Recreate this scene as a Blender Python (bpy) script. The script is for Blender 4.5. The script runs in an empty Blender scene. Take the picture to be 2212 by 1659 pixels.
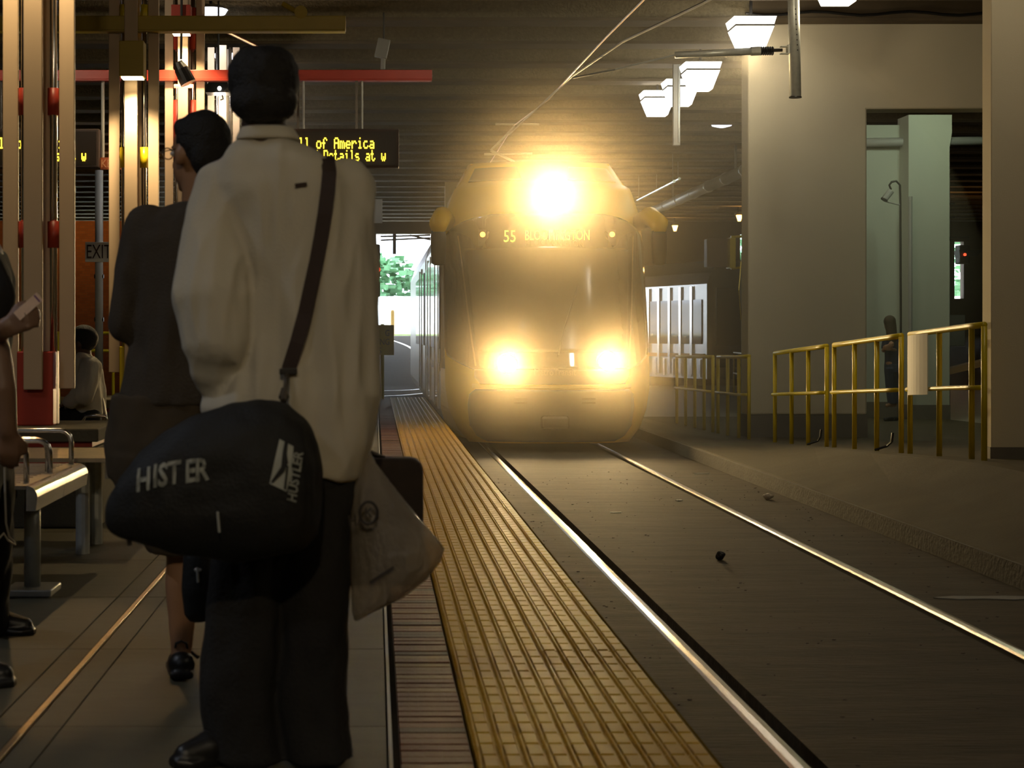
import bpy, bmesh, math, random
from mathutils import Vector, Matrix, noise
from mathutils.bvhtree import BVHTree

random.seed(7)
SC = bpy.context.scene
COL = SC.collection

# ------------------------------------------------------------------ camera, world, exposure
# World frame: X right, Y along the track away from the viewer, Z up, rail top at z = 0.
F, CX, CY, H = 3700.0, 810.0, 723.0, 1.441      # focal length in px, vanishing point of the track, eye height
cam_d = bpy.data.cameras.new('camera')
cam_d.sensor_width = 36.0
cam_d.lens = 36.0 * F / 2212.0
cam_d.shift_x = (1106.0 - CX) / 2212.0
cam_d.shift_y = -(829.5 - CY) / 2212.0
cam_d.clip_start, cam_d.clip_end = 0.05, 400.0
cam_d.dof.use_dof = True
cam_d.dof.focus_distance = 19.0
cam_d.dof.aperture_fstop = 7.0
cam = bpy.data.objects.new('camera', cam_d)
cam.location = (0, 0, H)
cam.rotation_euler = (math.radians(90), 0, 0)
COL.objects.link(cam)
SC.camera = cam

SC.view_settings.view_transform = 'Standard'
SC.view_settings.look = 'None'
SC.view_settings.gamma = 1.0
SC.view_settings.exposure = 0.0
SC.view_settings.use_curve_mapping = False
SC.cycles.volume_bounces = 0
SC.cycles.max_bounces = 3
SC.cycles.diffuse_bounces = 2
SC.cycles.glossy_bounces = 2
SC.cycles.use_adaptive_sampling = True
SC.cycles.adaptive_threshold = 0.12
SC.cycles.transparent_max_bounces = 12
SC.cycles.caustics_reflective = False
SC.cycles.caustics_refractive = False
SC.cycles.sample_clamp_indirect = 4.0

W = bpy.data.worlds.new('daylight'); SC.world = W
W.use_nodes = True
bgn = W.node_tree.nodes['Background']
bgn.inputs['Color'].default_value = (0.93, 0.97, 1.0, 1)
bgn.inputs['Strength'].default_value = 6.0

# tuning constants for the station lamps and added fill
P_HEAD, P_TOP = 310.0, 780.0          # headlamps of the train
P_PEND, P_BLUE, P_POST = 27.0, 105.0, 150.0
LENS_GLOW, LENS_GLOW_G = 0.115, 0.60              # haze volume added to imitate lens bloom around the headlamps
WARM = (1.0, 0.675, 0.285)

# ------------------------------------------------------------------ helpers
def px(x, y, D):
    """photo pixel at real distance D (m) -> point in the place"""
    return Vector(((x - CX) * D / F, D, H + (CY - y) * D / F))

def lerp_tab(tab, v):
    if v <= tab[0][0]: return tab[0][1]
    for (a, fa), (b, fb) in zip(tab, tab[1:]):
        if v <= b:
            return fa + (fb - fa) * (v - a) / (b - a)
    return tab[-1][1]

MATS = {}
def M(name, col, rough=0.6, metal=0.0, var=0.12, scale=12.0, bump=0.0, bscale=60.0, spec=0.5, emit=None, es=0.0,
      stretch=(1, 1, 1), coat=0.0):
    if name in MATS: return MATS[name]
    m = bpy.data.materials.new(name); m.use_nodes = True
    nt = m.node_tree; N, L = nt.nodes, nt.links
    b = N['Principled BSDF']
    b.inputs['Roughness'].default_value = rough
    b.inputs['Metallic'].default_value = metal
    b.inputs['Specular IOR Level'].default_value = spec
    if coat: b.inputs['Coat Weight'].default_value = coat
    tc = N.new('ShaderNodeTexCoord'); mp = N.new('ShaderNodeMapping')
    mp.inputs['Scale'].default_value = stretch
    L.new(tc.outputs['Object'], mp.inputs['Vector'])
    nz = N.new('ShaderNodeTexNoise'); nz.inputs['Scale'].default_value = scale
    nz.inputs['Detail'].default_value = 5.0
    L.new(mp.outputs['Vector'], nz.inputs['Vector'])
    mx = N.new('ShaderNodeMix'); mx.data_type = 'RGBA'
    lo = [max(0, c * (1 - var)) for c in col]; hi = [min(1, c * (1 + var)) for c in col]
    mx.inputs[6].default_value = (*lo, 1); mx.inputs[7].default_value = (*hi, 1)
    L.new(nz.outputs['Fac'], mx.inputs[0])
    L.new(mx.outputs[2], b.inputs['Base Color'])
    if bump:
        n2 = N.new('ShaderNodeTexNoise'); n2.inputs['Scale'].default_value = bscale; n2.inputs['Detail'].default_value = 4
        L.new(mp.outputs['Vector'], n2.inputs['Vector'])
        bp = N.new('ShaderNodeBump'); bp.inputs['Strength'].default_value = bump; bp.inputs['Distance'].default_value = 0.02
        L.new(n2.outputs['Fac'], bp.inputs['Height']); L.new(bp.outputs['Normal'], b.inputs['Normal'])
    if emit:
        b.inputs['Emission Color'].default_value = (*emit, 1); b.inputs['Emission Strength'].default_value = es
    MATS[name] = m
    return m

def setp(o, label=None, cat=None, group=None, kind=None):
    if label: o['label'] = label
    if cat: o['category'] = cat
    if group: o['group'] = group
    if kind: o['kind'] = kind
    return o

def thing(name, label, cat, loc, group=None, kind=None):
    e = bpy.data.objects.new(name, None); COL.objects.link(e)
    e.location = Vector(loc); e.empty_display_size = 0.1
    e['_o'] = list(Vector(loc))
    setp(e, label, cat, group, kind)
    return e

def origin_of(o):
    return Vector(o['_o'])

def finish(name, me, mat, parent, smooth, bevel, org):
    if mat is not None:
        for k in (mat if isinstance(mat, (list, tuple)) else [mat]): me.materials.append(k)
    if smooth:
        for p in me.polygons: p.use_smooth = True
    o = bpy.data.objects.new(name, me); COL.objects.link(o)
    if parent is not None:
        o.parent = parent
    else:
        o.location = org
    o['_o'] = list(org)
    if bevel:
        bv = o.modifiers.new('bevel', 'BEVEL'); bv.width = bevel; bv.segments = 2; bv.limit_method = 'ANGLE'
    return o

class MB:
    """collects shapes in world coordinates; build() links them as ONE mesh object"""
    def __init__(s): s.v, s.f = [], []
    def add(s, vs, fs):
        k = len(s.v); s.v += [Vector(a) for a in vs]; s.f += [tuple(i + k for i in q) for q in fs]; return s
    def box(s, c, sz, rot=None):
        c = Vector(c); hx, hy, hz = sz[0] / 2, sz[1] / 2, sz[2] / 2
        vs = [Vector((x, y, z)) for x in (-hx, hx) for y in (-hy, hy) for z in (-hz, hz)]
        if rot is not None: vs = [rot @ v for v in vs]
        return s.add([c + v for v in vs], [(0, 1, 3, 2), (4, 6, 7, 5), (0, 4, 5, 1), (2, 3, 7, 6), (0, 2, 6, 4), (1, 5, 7, 3)])
    def span(s, a, b):
        a, b = Vector(a), Vector(b)
        return s.box((a + b) / 2, [abs(b[i] - a[i]) for i in range(3)])
    def tube(s, pts, r, n=8, caps=True):
        pts = [Vector(p) for p in pts]; rs = r if isinstance(r, (list, tuple)) else [r] * len(pts)
        rings = []; prev = None
        for i, p in enumerate(pts):
            t = (pts[min(i + 1, len(pts) - 1)] - pts[max(i - 1, 0)])
            if t.length < 1e-9: t = Vector((0, 0, 1))
            t.normalize()
            if prev is None:
                a = t.cross(Vector((0, 0, 1)))
                if a.length < 1e-3: a = t.cross(Vector((0, 1, 0)))
            else:
                a = prev - t * prev.dot(t)
            a.normalize(); prev = a; b = t.cross(a)
            rings.append([p + (a * math.cos(2 * math.pi * k / n) + b * math.sin(2 * math.pi * k / n)) * rs[i] for k in range(n)])
        return s.loft(rings, caps)
    def loft(s, rings, caps=True, closed=True):
        n = len(rings[0]); vs = [v for r in rings for v in r]; fs = []
        for i in range(len(rings) - 1):
            for k in range(n if closed else n - 1):
                fs.append((i * n + k, i * n + (k + 1) % n, (i + 1) * n + (k + 1) % n, (i + 1) * n + k))
        if caps:
            fs.append(tuple(reversed(range(n)))); fs.append(tuple((len(rings) - 1) * n + k for k in range(n)))
        return s.add(vs, fs)
    def prism(s, poly, ext):
        poly = [Vector(p) for p in poly]; e = Vector(ext); n = len(poly)
        return s.add(poly + [p + e for p in poly],
                     [tuple(reversed(range(n))), tuple(range(n, 2 * n))] + [(k, (k + 1) % n, n + (k + 1) % n, n + k) for k in range(n)])
    def ell(s, c, r, rot=None, nu=20, nv=12):
        c = Vector(c); rings = []
        for j in range(1, nv):
            t = math.pi * j / nv
            rings.append([Vector((r[0] * math.sin(t) * math.cos(2 * math.pi * k / nu), r[1] * math.sin(t) * math.sin(2 * math.pi * k / nu), r[2] * math.cos(t))) for k in range(nu)])
        vs = [v for q in rings for v in q] + [Vector((0, 0, r[2])), Vector((0, 0, -r[2]))]
        fs = []
        for i in range(len(rings) - 1):
            for k in range(nu):
                fs.append((i * nu + k, (i + 1) * nu + k, (i + 1) * nu + (k + 1) % nu, i * nu + (k + 1) % nu))
        T, B = len(vs) - 2, len(vs) - 1; l0 = (len(rings) - 1) * nu
        for k in range(nu):
            fs.append((T, k, (k + 1) % nu)); fs.append((B, l0 + (k + 1) % nu, l0 + k))
        if rot is not None: vs = [rot @ v for v in vs]
        return s.add([c + v for v in vs], fs)
    def cap(s, p0, r0, p1, r1, n=14):
        p0, p1 = Vector(p0), Vector(p1); t = p1 - p0; Lg = max(t.length, 1e-5); t = t / Lg
        pts, rs = [], []
        for k in range(5):
            a = math.pi / 2 * k / 5 + 0.12; pts.append(p0 - t * (r0 * math.cos(a))); rs.append(r0 * math.sin(a))
        pts.append(p0); rs.append(r0); pts.append(p1); rs.append(r1)
        for k in range(5):
            a = math.pi / 2 * (1 - k / 5) - 0.0; a = max(a - 0.25, 0.12); pts.append(p1 + t * (r1 * math.cos(a))); rs.append(r1 * math.sin(a))
        return s.tube(pts, rs, n)
    def build(s, name, mat, parent=None, smooth=False, bevel=0.0, org=None):
        if parent is not None: org = origin_of(parent)
        elif org is None:
            xs = [v.x for v in s.v]; ys = [v.y for v in s.v]; zs = [v.z for v in s.v]
            org = Vector(((min(xs) + max(xs)) / 2, (min(ys) + max(ys)) / 2, min(zs)))
        me = bpy.data.meshes.new(name)
        me.from_pydata([v - org for v in s.v], [], s.f); me.update()
        bm = bmesh.new(); bm.from_mesh(me); bmesh.ops.recalc_face_normals(bm, faces=bm.faces); bm.to_mesh(me); bm.free()
        return finish(name, me, mat, parent, smooth, bevel, Vector(org))

def dup(root, loc, label=None, names=None):
    """copy of a thing with its parts and sub-parts, shared meshes"""
    r = root.copy(); COL.objects.link(r)
    d = Vector(loc); r.location = d; r['_o'] = list(d)
    if label: r['label'] = label
    def kids(a, b):
        for ch in [c for c in a.children]:
            c = ch.copy(); COL.objects.link(c); c.parent = b; kids(ch, c)
    kids(root, r)
    return r

def organic(name, fill, mat, parent, voxel=0.012, it=5, disp=None):
    """closed shapes -> one continuous smooth skin"""
    mb = MB(); fill(mb)
    org = origin_of(parent)
    me = bpy.data.meshes.new('tmp'); me.from_pydata([v - org for v in mb.v], [], mb.f); me.update()
    bm = bmesh.new(); bm.from_mesh(me); bmesh.ops.recalc_face_normals(bm, faces=bm.faces); bm.to_mesh(me); bm.free()
    o = bpy.data.objects.new('tmp', me); COL.objects.link(o)
    rm = o.modifiers.new('r', 'REMESH'); rm.mode = 'VOXEL'; rm.voxel_size = voxel; rm.use_smooth_shade = True
    sm = o.modifiers.new('s', 'SMOOTH'); sm.factor = 0.5; sm.iterations = it
    dg = bpy.context.evaluated_depsgraph_get()
    m2 = bpy.data.meshes.new_from_object(o.evaluated_get(dg), depsgraph=dg)
    bpy.data.objects.remove(o); bpy.data.meshes.remove(me)
    m2.name = name
    if disp:
        ns = [v.normal.copy() for v in m2.vertices]
        for v, n in zip(m2.vertices, ns):
            v.co += n * disp(v.co + org)
    return finish(name, m2, mat, parent, True, 0, org)

def lettering(name, text, size, mat, parent, mat4, align='CENTER', wrap_on=None, extrude=0.0015, sx=1.0, off=0.004, shear=0.0, bold=0.0):
    cu = bpy.data.curves.new('t', 'FONT'); cu.body = text; cu.size = size; cu.align_x = align; cu.align_y = 'CENTER'
    cu.extrude = extrude; cu.resolution_u = 2; cu.shear = shear; cu.offset = bold
    o = bpy.data.objects.new('t', cu); COL.objects.link(o)
    dg = bpy.context.evaluated_depsgraph_get()
    me = bpy.data.meshes.new_from_object(o.evaluated_get(dg), depsgraph=dg)
    bpy.data.objects.remove(o)
    me.name = name
    org = origin_of(parent)
    if wrap_on:
        bm = bmesh.new(); bm.from_mesh(me)
        bmesh.ops.triangulate(bm, faces=bm.faces)
        bmesh.ops.subdivide_edges(bm, edges=[e for e in bm.edges if e.calc_length() > size * 0.12], cuts=2)
        bm.to_mesh(me); bm.free()
    for v in me.vertices:
        p = mat4 @ Vector((v.co.x * sx, v.co.y, v.co.z))
        if wrap_on:
            hit = wrap_on.ray_cast(Vector((p.x, p.y - 1.0, p.z)), Vector((0, 1, 0)))
            if hit[0] is not None: p = Vector((p.x, hit[0].y - off, p.z))
        v.co = p - org
    return finish(name, me, mat, parent, False, 0, org)

def facing(p, rotz=0.0, roll=0.0):
    """frame for upright lettering at p that faces the viewer side (-Y)"""
    return Matrix.Translation(p) @ Matrix.Rotation(rotz, 4, 'Z') @ Matrix.Rotation(math.radians(90), 4, 'X') @ Matrix.Rotation(roll, 4, 'Z')

def lamp(name, kind, loc, power, col, parent=None, radius=0.05, aim=None, cone=None, blend=0.6):
    d = bpy.data.lights.new(name, kind); d.energy = power; d.color = col
    if kind in ('POINT', 'SPOT'): d.shadow_soft_size = radius
    if kind == 'SPOT':
        d.spot_size = math.radians(cone or 90); d.spot_blend = blend
    o = bpy.data.objects.new(name, d); COL.objects.link(o)
    loc = Vector(loc)
    o.location = loc
    if aim is not None:
        o.rotation_euler = (Vector(aim) - loc).to_track_quat('-Z', 'Y').to_euler()
    if parent is not None:
        o.parent = parent; o.location = loc - origin_of(parent)
    return o

# ------------------------------------------------------------------ materials
m_bed = M('track_concrete', (0.068, 0.053, 0.033), 0.75, var=0.55, scale=5.0, bump=0.5, bscale=22, spec=0.15, stretch=(.35, 2.6, 1))
m_slab = M('platform_concrete', (0.085, 0.077, 0.050), 0.6, var=0.2, scale=5, bump=0.15, bscale=70, spec=0.2, stretch=(1, 4, 1))
m_apron = M('apron_concrete', (0.105, 0.088, 0.056), 0.85, var=0.25, scale=2.2, spec=0.15, bump=0.25, bscale=40)
m_kerb = M('kerb_concrete', (0.09, 0.077, 0.055), 0.8, var=0.3, scale=5, bump=0.3, bscale=30)
m_brick = M('brick_paver', (0.13, 0.055, 0.032), 0.55, var=0.3, scale=16, bump=0.2, bscale=90, spec=.1)
m_brick2 = M('brick_paver_dark', (0.07, 0.036, 0.023), 0.55, var=0.3, scale=16, bump=0.2, bscale=90, spec=.1)
m_brick3 = M('brick_paver_tan', (0.17, 0.085, 0.042), 0.55, var=0.3, scale=16, bump=0.2, bscale=90, spec=.1)
m_tact = M('tactile_yellow', (0.44, 0.25, 0.022), 0.5, var=0.25, scale=9, spec=0.04)
m_ridge = M('tactile_ridge', (0.42, 0.24, 0.03), 0.25, var=0.2, scale=14, spec=0.25)
m_groove = M('dark_groove', (0.035, 0.028, 0.02), 0.8)
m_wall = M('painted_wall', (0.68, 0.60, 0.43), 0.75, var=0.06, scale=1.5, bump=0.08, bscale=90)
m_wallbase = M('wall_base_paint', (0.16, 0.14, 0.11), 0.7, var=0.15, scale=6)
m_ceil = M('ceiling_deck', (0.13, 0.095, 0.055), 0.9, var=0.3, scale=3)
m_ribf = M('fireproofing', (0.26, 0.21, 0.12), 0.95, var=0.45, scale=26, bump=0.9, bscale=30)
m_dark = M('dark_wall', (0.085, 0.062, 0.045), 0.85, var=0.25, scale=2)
m_steel = M('rail_steel', (0.62, 0.56, 0.50), 0.24, 1.0, var=0.15, scale=30, stretch=(6, .3, 1))
m_rust = M('rail_flank', (0.05, 0.037, 0.028), 0.7)
m_chrome = M('polished_steel', (0.75, 0.72, 0.68), 0.2, 1.0, var=0.2, scale=30)
m_galv = M('galvanised', (0.55, 0.56, 0.52), 0.42, 0.35, var=0.2, scale=20)
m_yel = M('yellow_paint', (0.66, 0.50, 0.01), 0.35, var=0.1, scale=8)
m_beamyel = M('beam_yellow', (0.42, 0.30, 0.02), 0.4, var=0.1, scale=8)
m_red = M('red_paint', (0.42, 0.045, 0.025), 0.4, var=0.12, scale=8)
m_cream = M('cream_post', (0.52, 0.39, 0.26), 0.5, var=0.06, scale=4)
m_black = M('black_plastic', (0.012, 0.011, 0.010), 0.45, var=0.3, scale=20)
m_blk2 = M('black_metal', (0.03, 0.026, 0.022), 0.4, var=0.3, scale=20)
m_white = M('white_sheet', (0.72, 0.70, 0.64), 0.6, var=0.06, scale=5)
m_graypaint = M('grey_paint', (0.36, 0.36, 0.33), 0.5, var=0.1, scale=8)
m_led = M('amber_led', (0.2, 0.15, 0.0), 0.6, emit=(1.0, 0.74, 0.03), es=5.0)
m_amber = M('amber_lamp', (0.3, 0.12, 0.0), 0.4, emit=(1.0, 0.42, 0.06), es=5.0)
m_redlamp = M('red_lamp', (0.3, 0.02, 0.0), 0.4, emit=(1.0, 0.06, 0.02), es=3.0)
m_head = M('headlamp_lens', (1, 1, 1), 0.3, emit=(1.0, 0.86, 0.55), es=90.0)
m_pend = M('lit_diffuser', (0.9, 0.9, 0.85), 0.4, emit=(1.0, 0.97, 0.88), es=4.0)
m_blue = M('lit_blue_disc', (0.8, 0.8, 0.95), 0.4, emit=(0.80, 0.84, 1.0), es=4.0)
m_warmglow = M('lit_warm_lens', (0.9, 0.8, 0.5), 0.4, emit=(1.0, 0.78, 0.42), es=8.0)
m_sodium = M('lit_sodium_lens', (0.9, 0.5, 0.1), 0.4, emit=(1.0, 0.55, 0.14), es=8.0)
m_tyel = M('train_yellow', (0.78, 0.46, 0.005), 0.35, var=0.05, scale=3, spec=.3)
m_tsilver = M('train_silver', (0.50, 0.49, 0.46), 0.28, 0.9, var=0.1, scale=3)
m_tglass = M('train_glass', (0.014, 0.012, 0.010), 0.06, var=0.1, spec=0.7)
m_tgrey = M('train_bumper', (0.055, 0.055, 0.05), 0.5, var=0.15, scale=8)
m_trim = M('train_trim', (0.10, 0.085, 0.07), 0.25, 0.4)

def brickwall_mat():
    m = bpy.data.materials.new('brick_wall'); m.use_nodes = True
    N, L = m.node_tree.nodes, m.node_tree.links
    tc = N.new('ShaderNodeTexCoord'); mp = N.new('ShaderNodeMapping'); mp.inputs['Rotation'].default_value = (math.radians(90), 0, 0)
    bt = N.new('ShaderNodeTexBrick'); bt.inputs['Scale'].default_value = 4.0
    bt.inputs['Color1'].default_value = (0.36, 0.13, 0.05, 1); bt.inputs['Color2'].default_value = (0.28, 0.10, 0.04, 1)
    bt.inputs['Mortar'].default_value = (0.2, 0.12, 0.07, 1); bt.inputs['Mortar Size'].default_value = 0.012
    L.new(tc.outputs['Object'], mp.inputs['Vector']); L.new(mp.outputs['Vector'], bt.inputs['Vector'])
    b = N['Principled BSDF']; L.new(bt.outputs['Color'], b.inputs['Base Color']); b.inputs['Roughness'].default_value = 0.9
    return m
m_brickwall = brickwall_mat()

def leaf_mat():
    m = M('leaves', (0.14, 0.34, 0.16), 0.6, var=0.6, scale=2)
    return m

# ================================================================== LARGE STRUCTURE
XL, XR, YB, YE, ZC = -15.0, 27.0, -9.0, 64.0, 6.0       # inner faces of the hall
GRADE = [(-50, 0.0), (48, 0.0), (64, 1.40), (300, 1.45)]  # the ground climbs to the street at the far end
RL, RR = 1.454, 2.889                                    # inner edges of the rail heads
RAMP = [(5, 0.50), (13.0, 0.47), (13.8, 0.445), (20.6, 0.15), (22.3, 0.09), (26.6, 0.04), (30, 0.01), (70, 0.01)]
ramp = lambda d: lerp_tab(RAMP, d)
grade = lambda d: lerp_tab(GRADE, d)

floor = thing('floor', 'dark concrete trackway with two rails sunk into it', 'floor', (2, 10, -0.1), kind='structure')
def bed(x0, x1, y0, y1, zt=0.0, zb=-0.3):
    ys = sorted({y0, y1, *[g for g, _ in GRADE if y0 < g < y1]})
    mb = MB()
    mb.loft([[(x0, y, grade(y) + zb), (x1, y, grade(y) + zb), (x1, y, grade(y) + zt), (x0, y, grade(y) + zt)] for y in ys])
    return mb
bed(0.9, RL - 0.075, YB, YE).build('track_panel', m_bed, floor)
bed(RL + 0.055, RR - 0.055, YB, YE).build('track_panel', m_bed, floor)
bed(RR + 0.075, XR, YB, YE).build('track_panel', m_bed, floor)
bed(RL - 0.08, RL + 0.06, YB, YE, -0.05, -0.3).build('rail_groove', m_groove, floor)
bed(RR - 0.06, RR + 0.08, YB, YE, -0.05, -0.3).build('rail_groove', m_groove, floor)
bed(XL, -6.9, YB, YE).build('track_panel', m_bed, floor)
bed(-6.9, 0.9, 30.0, YE).build('track_panel', m_bed, floor)
for k, x in enumerate((RL - 0.036, RR + 0.036)):
    r = thing('rail', ('polished steel rail nearest the yellow tactile strip', 'polished steel rail nearest the sloping kerb')[k], 'rail', (x, 0, 0), 'rails of the near track')
    prof = [(-0.036, -0.055), (0.036, -0.055), (0.036, -0.004), (0.026, 0.006), (0, 0.010), (-0.026, 0.006), (-0.036, -0.004)]
    ys = [YB + 0.2, 46.5]
    MB().loft([[Vector((x + a, y, grade(y) + b)) for a, b in prof] for y in ys]).build('rail_head', m_steel, r, smooth=False)
# branching rails that swing across the far yard
def far_rail(pts, label):
    w = [px(x, y, d) for x, y, d in pts]
    for p in w: p.z = grade(p.y) + 0.012
    mb = MB(); n = len(w)
    ring = []
    for i, p in enumerate(w):
        t = (w[min(i + 1, n - 1)] - w[max(i - 1, 0)]); t.z = 0; t.normalize(); s_ = Vector((t.y, -t.x, 0)) * 0.05
        ring.append([p - s_ - Vector((0, 0, .05)), p + s_ - Vector((0, 0, .05)), p + s_, p - s_])
    mb.loft(ring)
    o = mb.build('far_rail', m_steel); setp(o, label, 'rail', 'rails curving across the far yard')
def arc(pts, n=24):
    out = []
    P = [Vector((a, b, c)) for a, b, c in pts]
    P = [P[0]] + P + [P[-1]]
    for i in range(1, len(P) - 2):
        for k in range(n // 4):
            t = k / (n // 4)
            a, b, c, d = P[i - 1], P[i], P[i + 1], P[i + 2]
            out.append(0.5 * ((2 * b) + (c - a) * t + (2 * a - 5 * b + 4 * c - d) * t * t + (3 * b - a - 3 * c + d) * t ** 3))
    out.append(P[-2]); return [tuple(v) for v in out]
def gpath(l):   # ground points (X, D) -> pixel triples for far_rail
    return [((x * F / d + CX), 0, d) for x, d in l]
far_rail(arc(gpath([(-3.0, 42.0), (0.24, 43.7), (1.25, 45.2), (1.47, 47.5), (1.45, 50), (1.39, 54), (1.25, 59), (0.5, 62.5)])), 'bright rail bending left beside the train toward the daylight')
far_rail(arc(gpath([(-3.0, 38.5), (0.2, 40.0), (1.3, 42.0), (3.0, 44.5)])), 'straight bright rail crossing left just behind the platform end')
far_rail(arc(gpath([(1.40, 51.2), (1.45, 52.4), (1.8, 53.2), (2.6, 54)])), 'short bright rail forking off beside the train')

# platform -----------------------------------------------------------
ZP = H - 1.086          # platform surface
plat = thing('platform_floor', 'concrete station platform with brick band and yellow tactile edge', 'platform', (-3, 10, 0), kind='structure')
MB().span((-6.9, YB, -0.3), (0.868, 30.0, ZP - 0.03)).build('platform_base', m_groove, plat)
SLY, SL0 = 1.17, 7.09 - 1.17 * 5
for (x0, x1) in ((-6.9, -3.0), (-2.995, -1.068), (-1.062, -0.980), (-0.948, -0.868), (-0.863, 0.030)):
    first = None
    y = SL0
    while y < 29.9:
        ln = min(SLY, 30.0 - y)
        if first is None or ln < SLY - 1e-6:
            o = MB().span((x0, y + 0.003, ZP - 0.03), (x1, y + ln - 0.003, ZP)).build('slab', m_slab, plat)
            if first is None: first = (o, y)
        else:
            o = first[0].copy(); COL.objects.link(o); o.parent = plat; o.location = (0, y - first[1], 0)
        y += SLY
MB().span((-6.9, YB, ZP - 0.03), (0.03, SL0 - 0.003, ZP)).build('slab', m_slab, plat)
MB().span((-0.974, YB, ZP - 0.03), (-0.954, 29.9, ZP + 0.006)).build('joint_strip', M('bronze_strip', (0.55, 0.40, 0.22), 0.35, 0.8, var=0.3, scale=20), plat, bevel=0.003)
MB().span((0.036, YB, ZP - 0.03), (0.046, 29.9, ZP - 0.001)).build('joint_strip', m_graypaint, plat)
# brick soldier course
BP = 0.0668
ym = 4.15
bm0 = {}
for k in range(285):
    y = ym + k * BP
    mt = random.choice((m_brick, m_brick, m_brick3, m_brick2)) if random.random() < 0.55 else m_brick
    if mt.name not in bm0:
        o = MB().span((0.066, y + 0.004, ZP - 0.03), (0.250, y + BP - 0.004, ZP - 0.002)).build('brick', mt, plat, bevel=0.0025)
        bm0[mt.name] = (o, y)
    else:
        b0, y0 = bm0[mt.name]
        o = b0.copy(); COL.objects.link(o); o.parent = plat; o.location = (0, y - y0, random.uniform(-0.002, 0.001))
MB().span((0.066, YB, ZP - 0.03), (0.250, ym, ZP - 0.002)).build('brick_run', m_brick, plat)
setp(MB().span((0.066, ym + 285 * BP, ZP - 0.03), (0.250, 29.9, ZP - 0.002)).build('brick_run', m_brick, plat), kind='stuff')
# tactile tiles, 1 ft x 2 ft, five pads by five cells with ridged lines between
TW, TL = 0.3045, 0.610
def tactile(x0, y0):
    mb = MB(); ridge = []
    mb.span((x0 + .001, y0 + .001, ZP - 0.03), (x0 + TW - .001, y0 + TL - .001, ZP - 0.001))
    cw, cl = TW / 5, TL / 5
    for i in range(5):
        for j in range(5):
            xa, xb = x0 + i * cw + 0.017, x0 + (i + 1) * cw - 0.004
            ya, yb = y0 + j * cl + 0.003, y0 + (j + 1) * cl - 0.003
            zt = ZP + 0.0035
            mb.add([(xa, ya, ZP - .001), (xb, ya, ZP - .001), (xb, yb, ZP - .001), (xa, yb, ZP - .001),
                    (xa + .003, ya + .006, zt), (xb - .003, ya + .006, zt), (xb - .003, yb - .006, zt), (xa + .003, yb - .006, zt)],
                   [(4, 5, 6, 7), (0, 1, 5, 4), (1, 2, 6, 5), (2, 3, 7, 6), (3, 0, 4, 7)])
            for k in range(5):
                f0_ = len(mb.f); yc = ya + (k + 0.5) * (yb - ya) / 5; xa2, xb2 = x0 + i * cw + 0.0025, x0 + i * cw + 0.0125; e = 0.007
                mb.add([(xa2, yc - e, ZP - .001), (xb2, yc - e, ZP - .001), (xb2, yc + e, ZP - .001), (xa2, yc + e, ZP - .001),
                        (xa2 + .003, yc - .001, ZP + .006), (xb2 - .003, yc - .001, ZP + .006), (xb2 - .003, yc + .002, ZP + .006), (xa2 + .003, yc + .002, ZP + .006)],
                       [(4, 5, 6, 7), (0, 1, 5, 4), (1, 2, 6, 5), (2, 3, 7, 6), (3, 0, 4, 7)])
    o = mb.build('tactile_tile', [m_tact, m_ridge], plat)
    for p in o.data.polygons:
        if max((o.data.vertices[i].co.z for i in p.vertices)) > ZP + .005 - o['_o'][2]: p.material_index = 1
    return o
t0 = None; y00 = 4.05
for j in range(42):
    for i in range(2):
        if t0 is None: t0 = tactile(0.258, y00)
        else:
            o = t0.copy(); COL.objects.link(o); o.parent = plat
            o.location = (i * TW, j * TL, random.uniform(-0.001, 0.0008))
MB().span((0.258, YB, ZP - 0.03), (0.867, y00, ZP)).build('tactile_run', m_tact, plat)
MB().span((0.868, YB, ZP - 0.10), (0.876, 30.0, ZP - 0.001)).build('platform_edge_angle', M('edge_angle', (0.10, 0.062, 0.012), 1.0, spec=0.0), plat)

# sloping kerb, ramp and walkway on the right -------------------------
ramp_o = thing('walkway_ramp', 'concrete kerb apron rising to the fenced walkway', 'ramp', (5, 14, 0), kind='structure')
YS = [YB, 5, 9, 13, 13.8, 16, 18, 20.6, 22.3, 24, 26.6, 30]
mb = MB(); mb.loft([[(3.65, y, -0.05), (3.72, y, -0.05), (3.735, y, 0.135 * min(1, (31 - y) / 4)), (3.665, y, 0.135 * min(1, (31 - y) / 4))] for y in YS]); mb.build('kerb', m_kerb, ramp_o)
rings = []
for y in YS:
    kz = 0.145 * min(1, (31 - y) / 4); top = max(ramp(y), kz * 0.3)
    rings.append([(3.70, y, -0.06), (3.672, y, kz * .9), (3.70, y, kz), (4.15, y, kz + (top - kz) * 0.38), (4.62, y, top - .01), (4.72, y, top), (9.6, y, top), (9.6, y, -0.06)])
MB().loft(rings).build('apron', m_apron, ramp_o)
MB().span((4.70, 22.9, 0.0), (XR, 63.5, 0.012)).build('walkway_slab', M('walkway', (0.34, 0.33, 0.27), 0.5, var=0.15, scale=3), ramp_o)
MB().span((9.6, 10, -0.02), (XR, 22.9, 0.1)).build('walkway_slab', MATS['walkway'], ramp_o)

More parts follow.
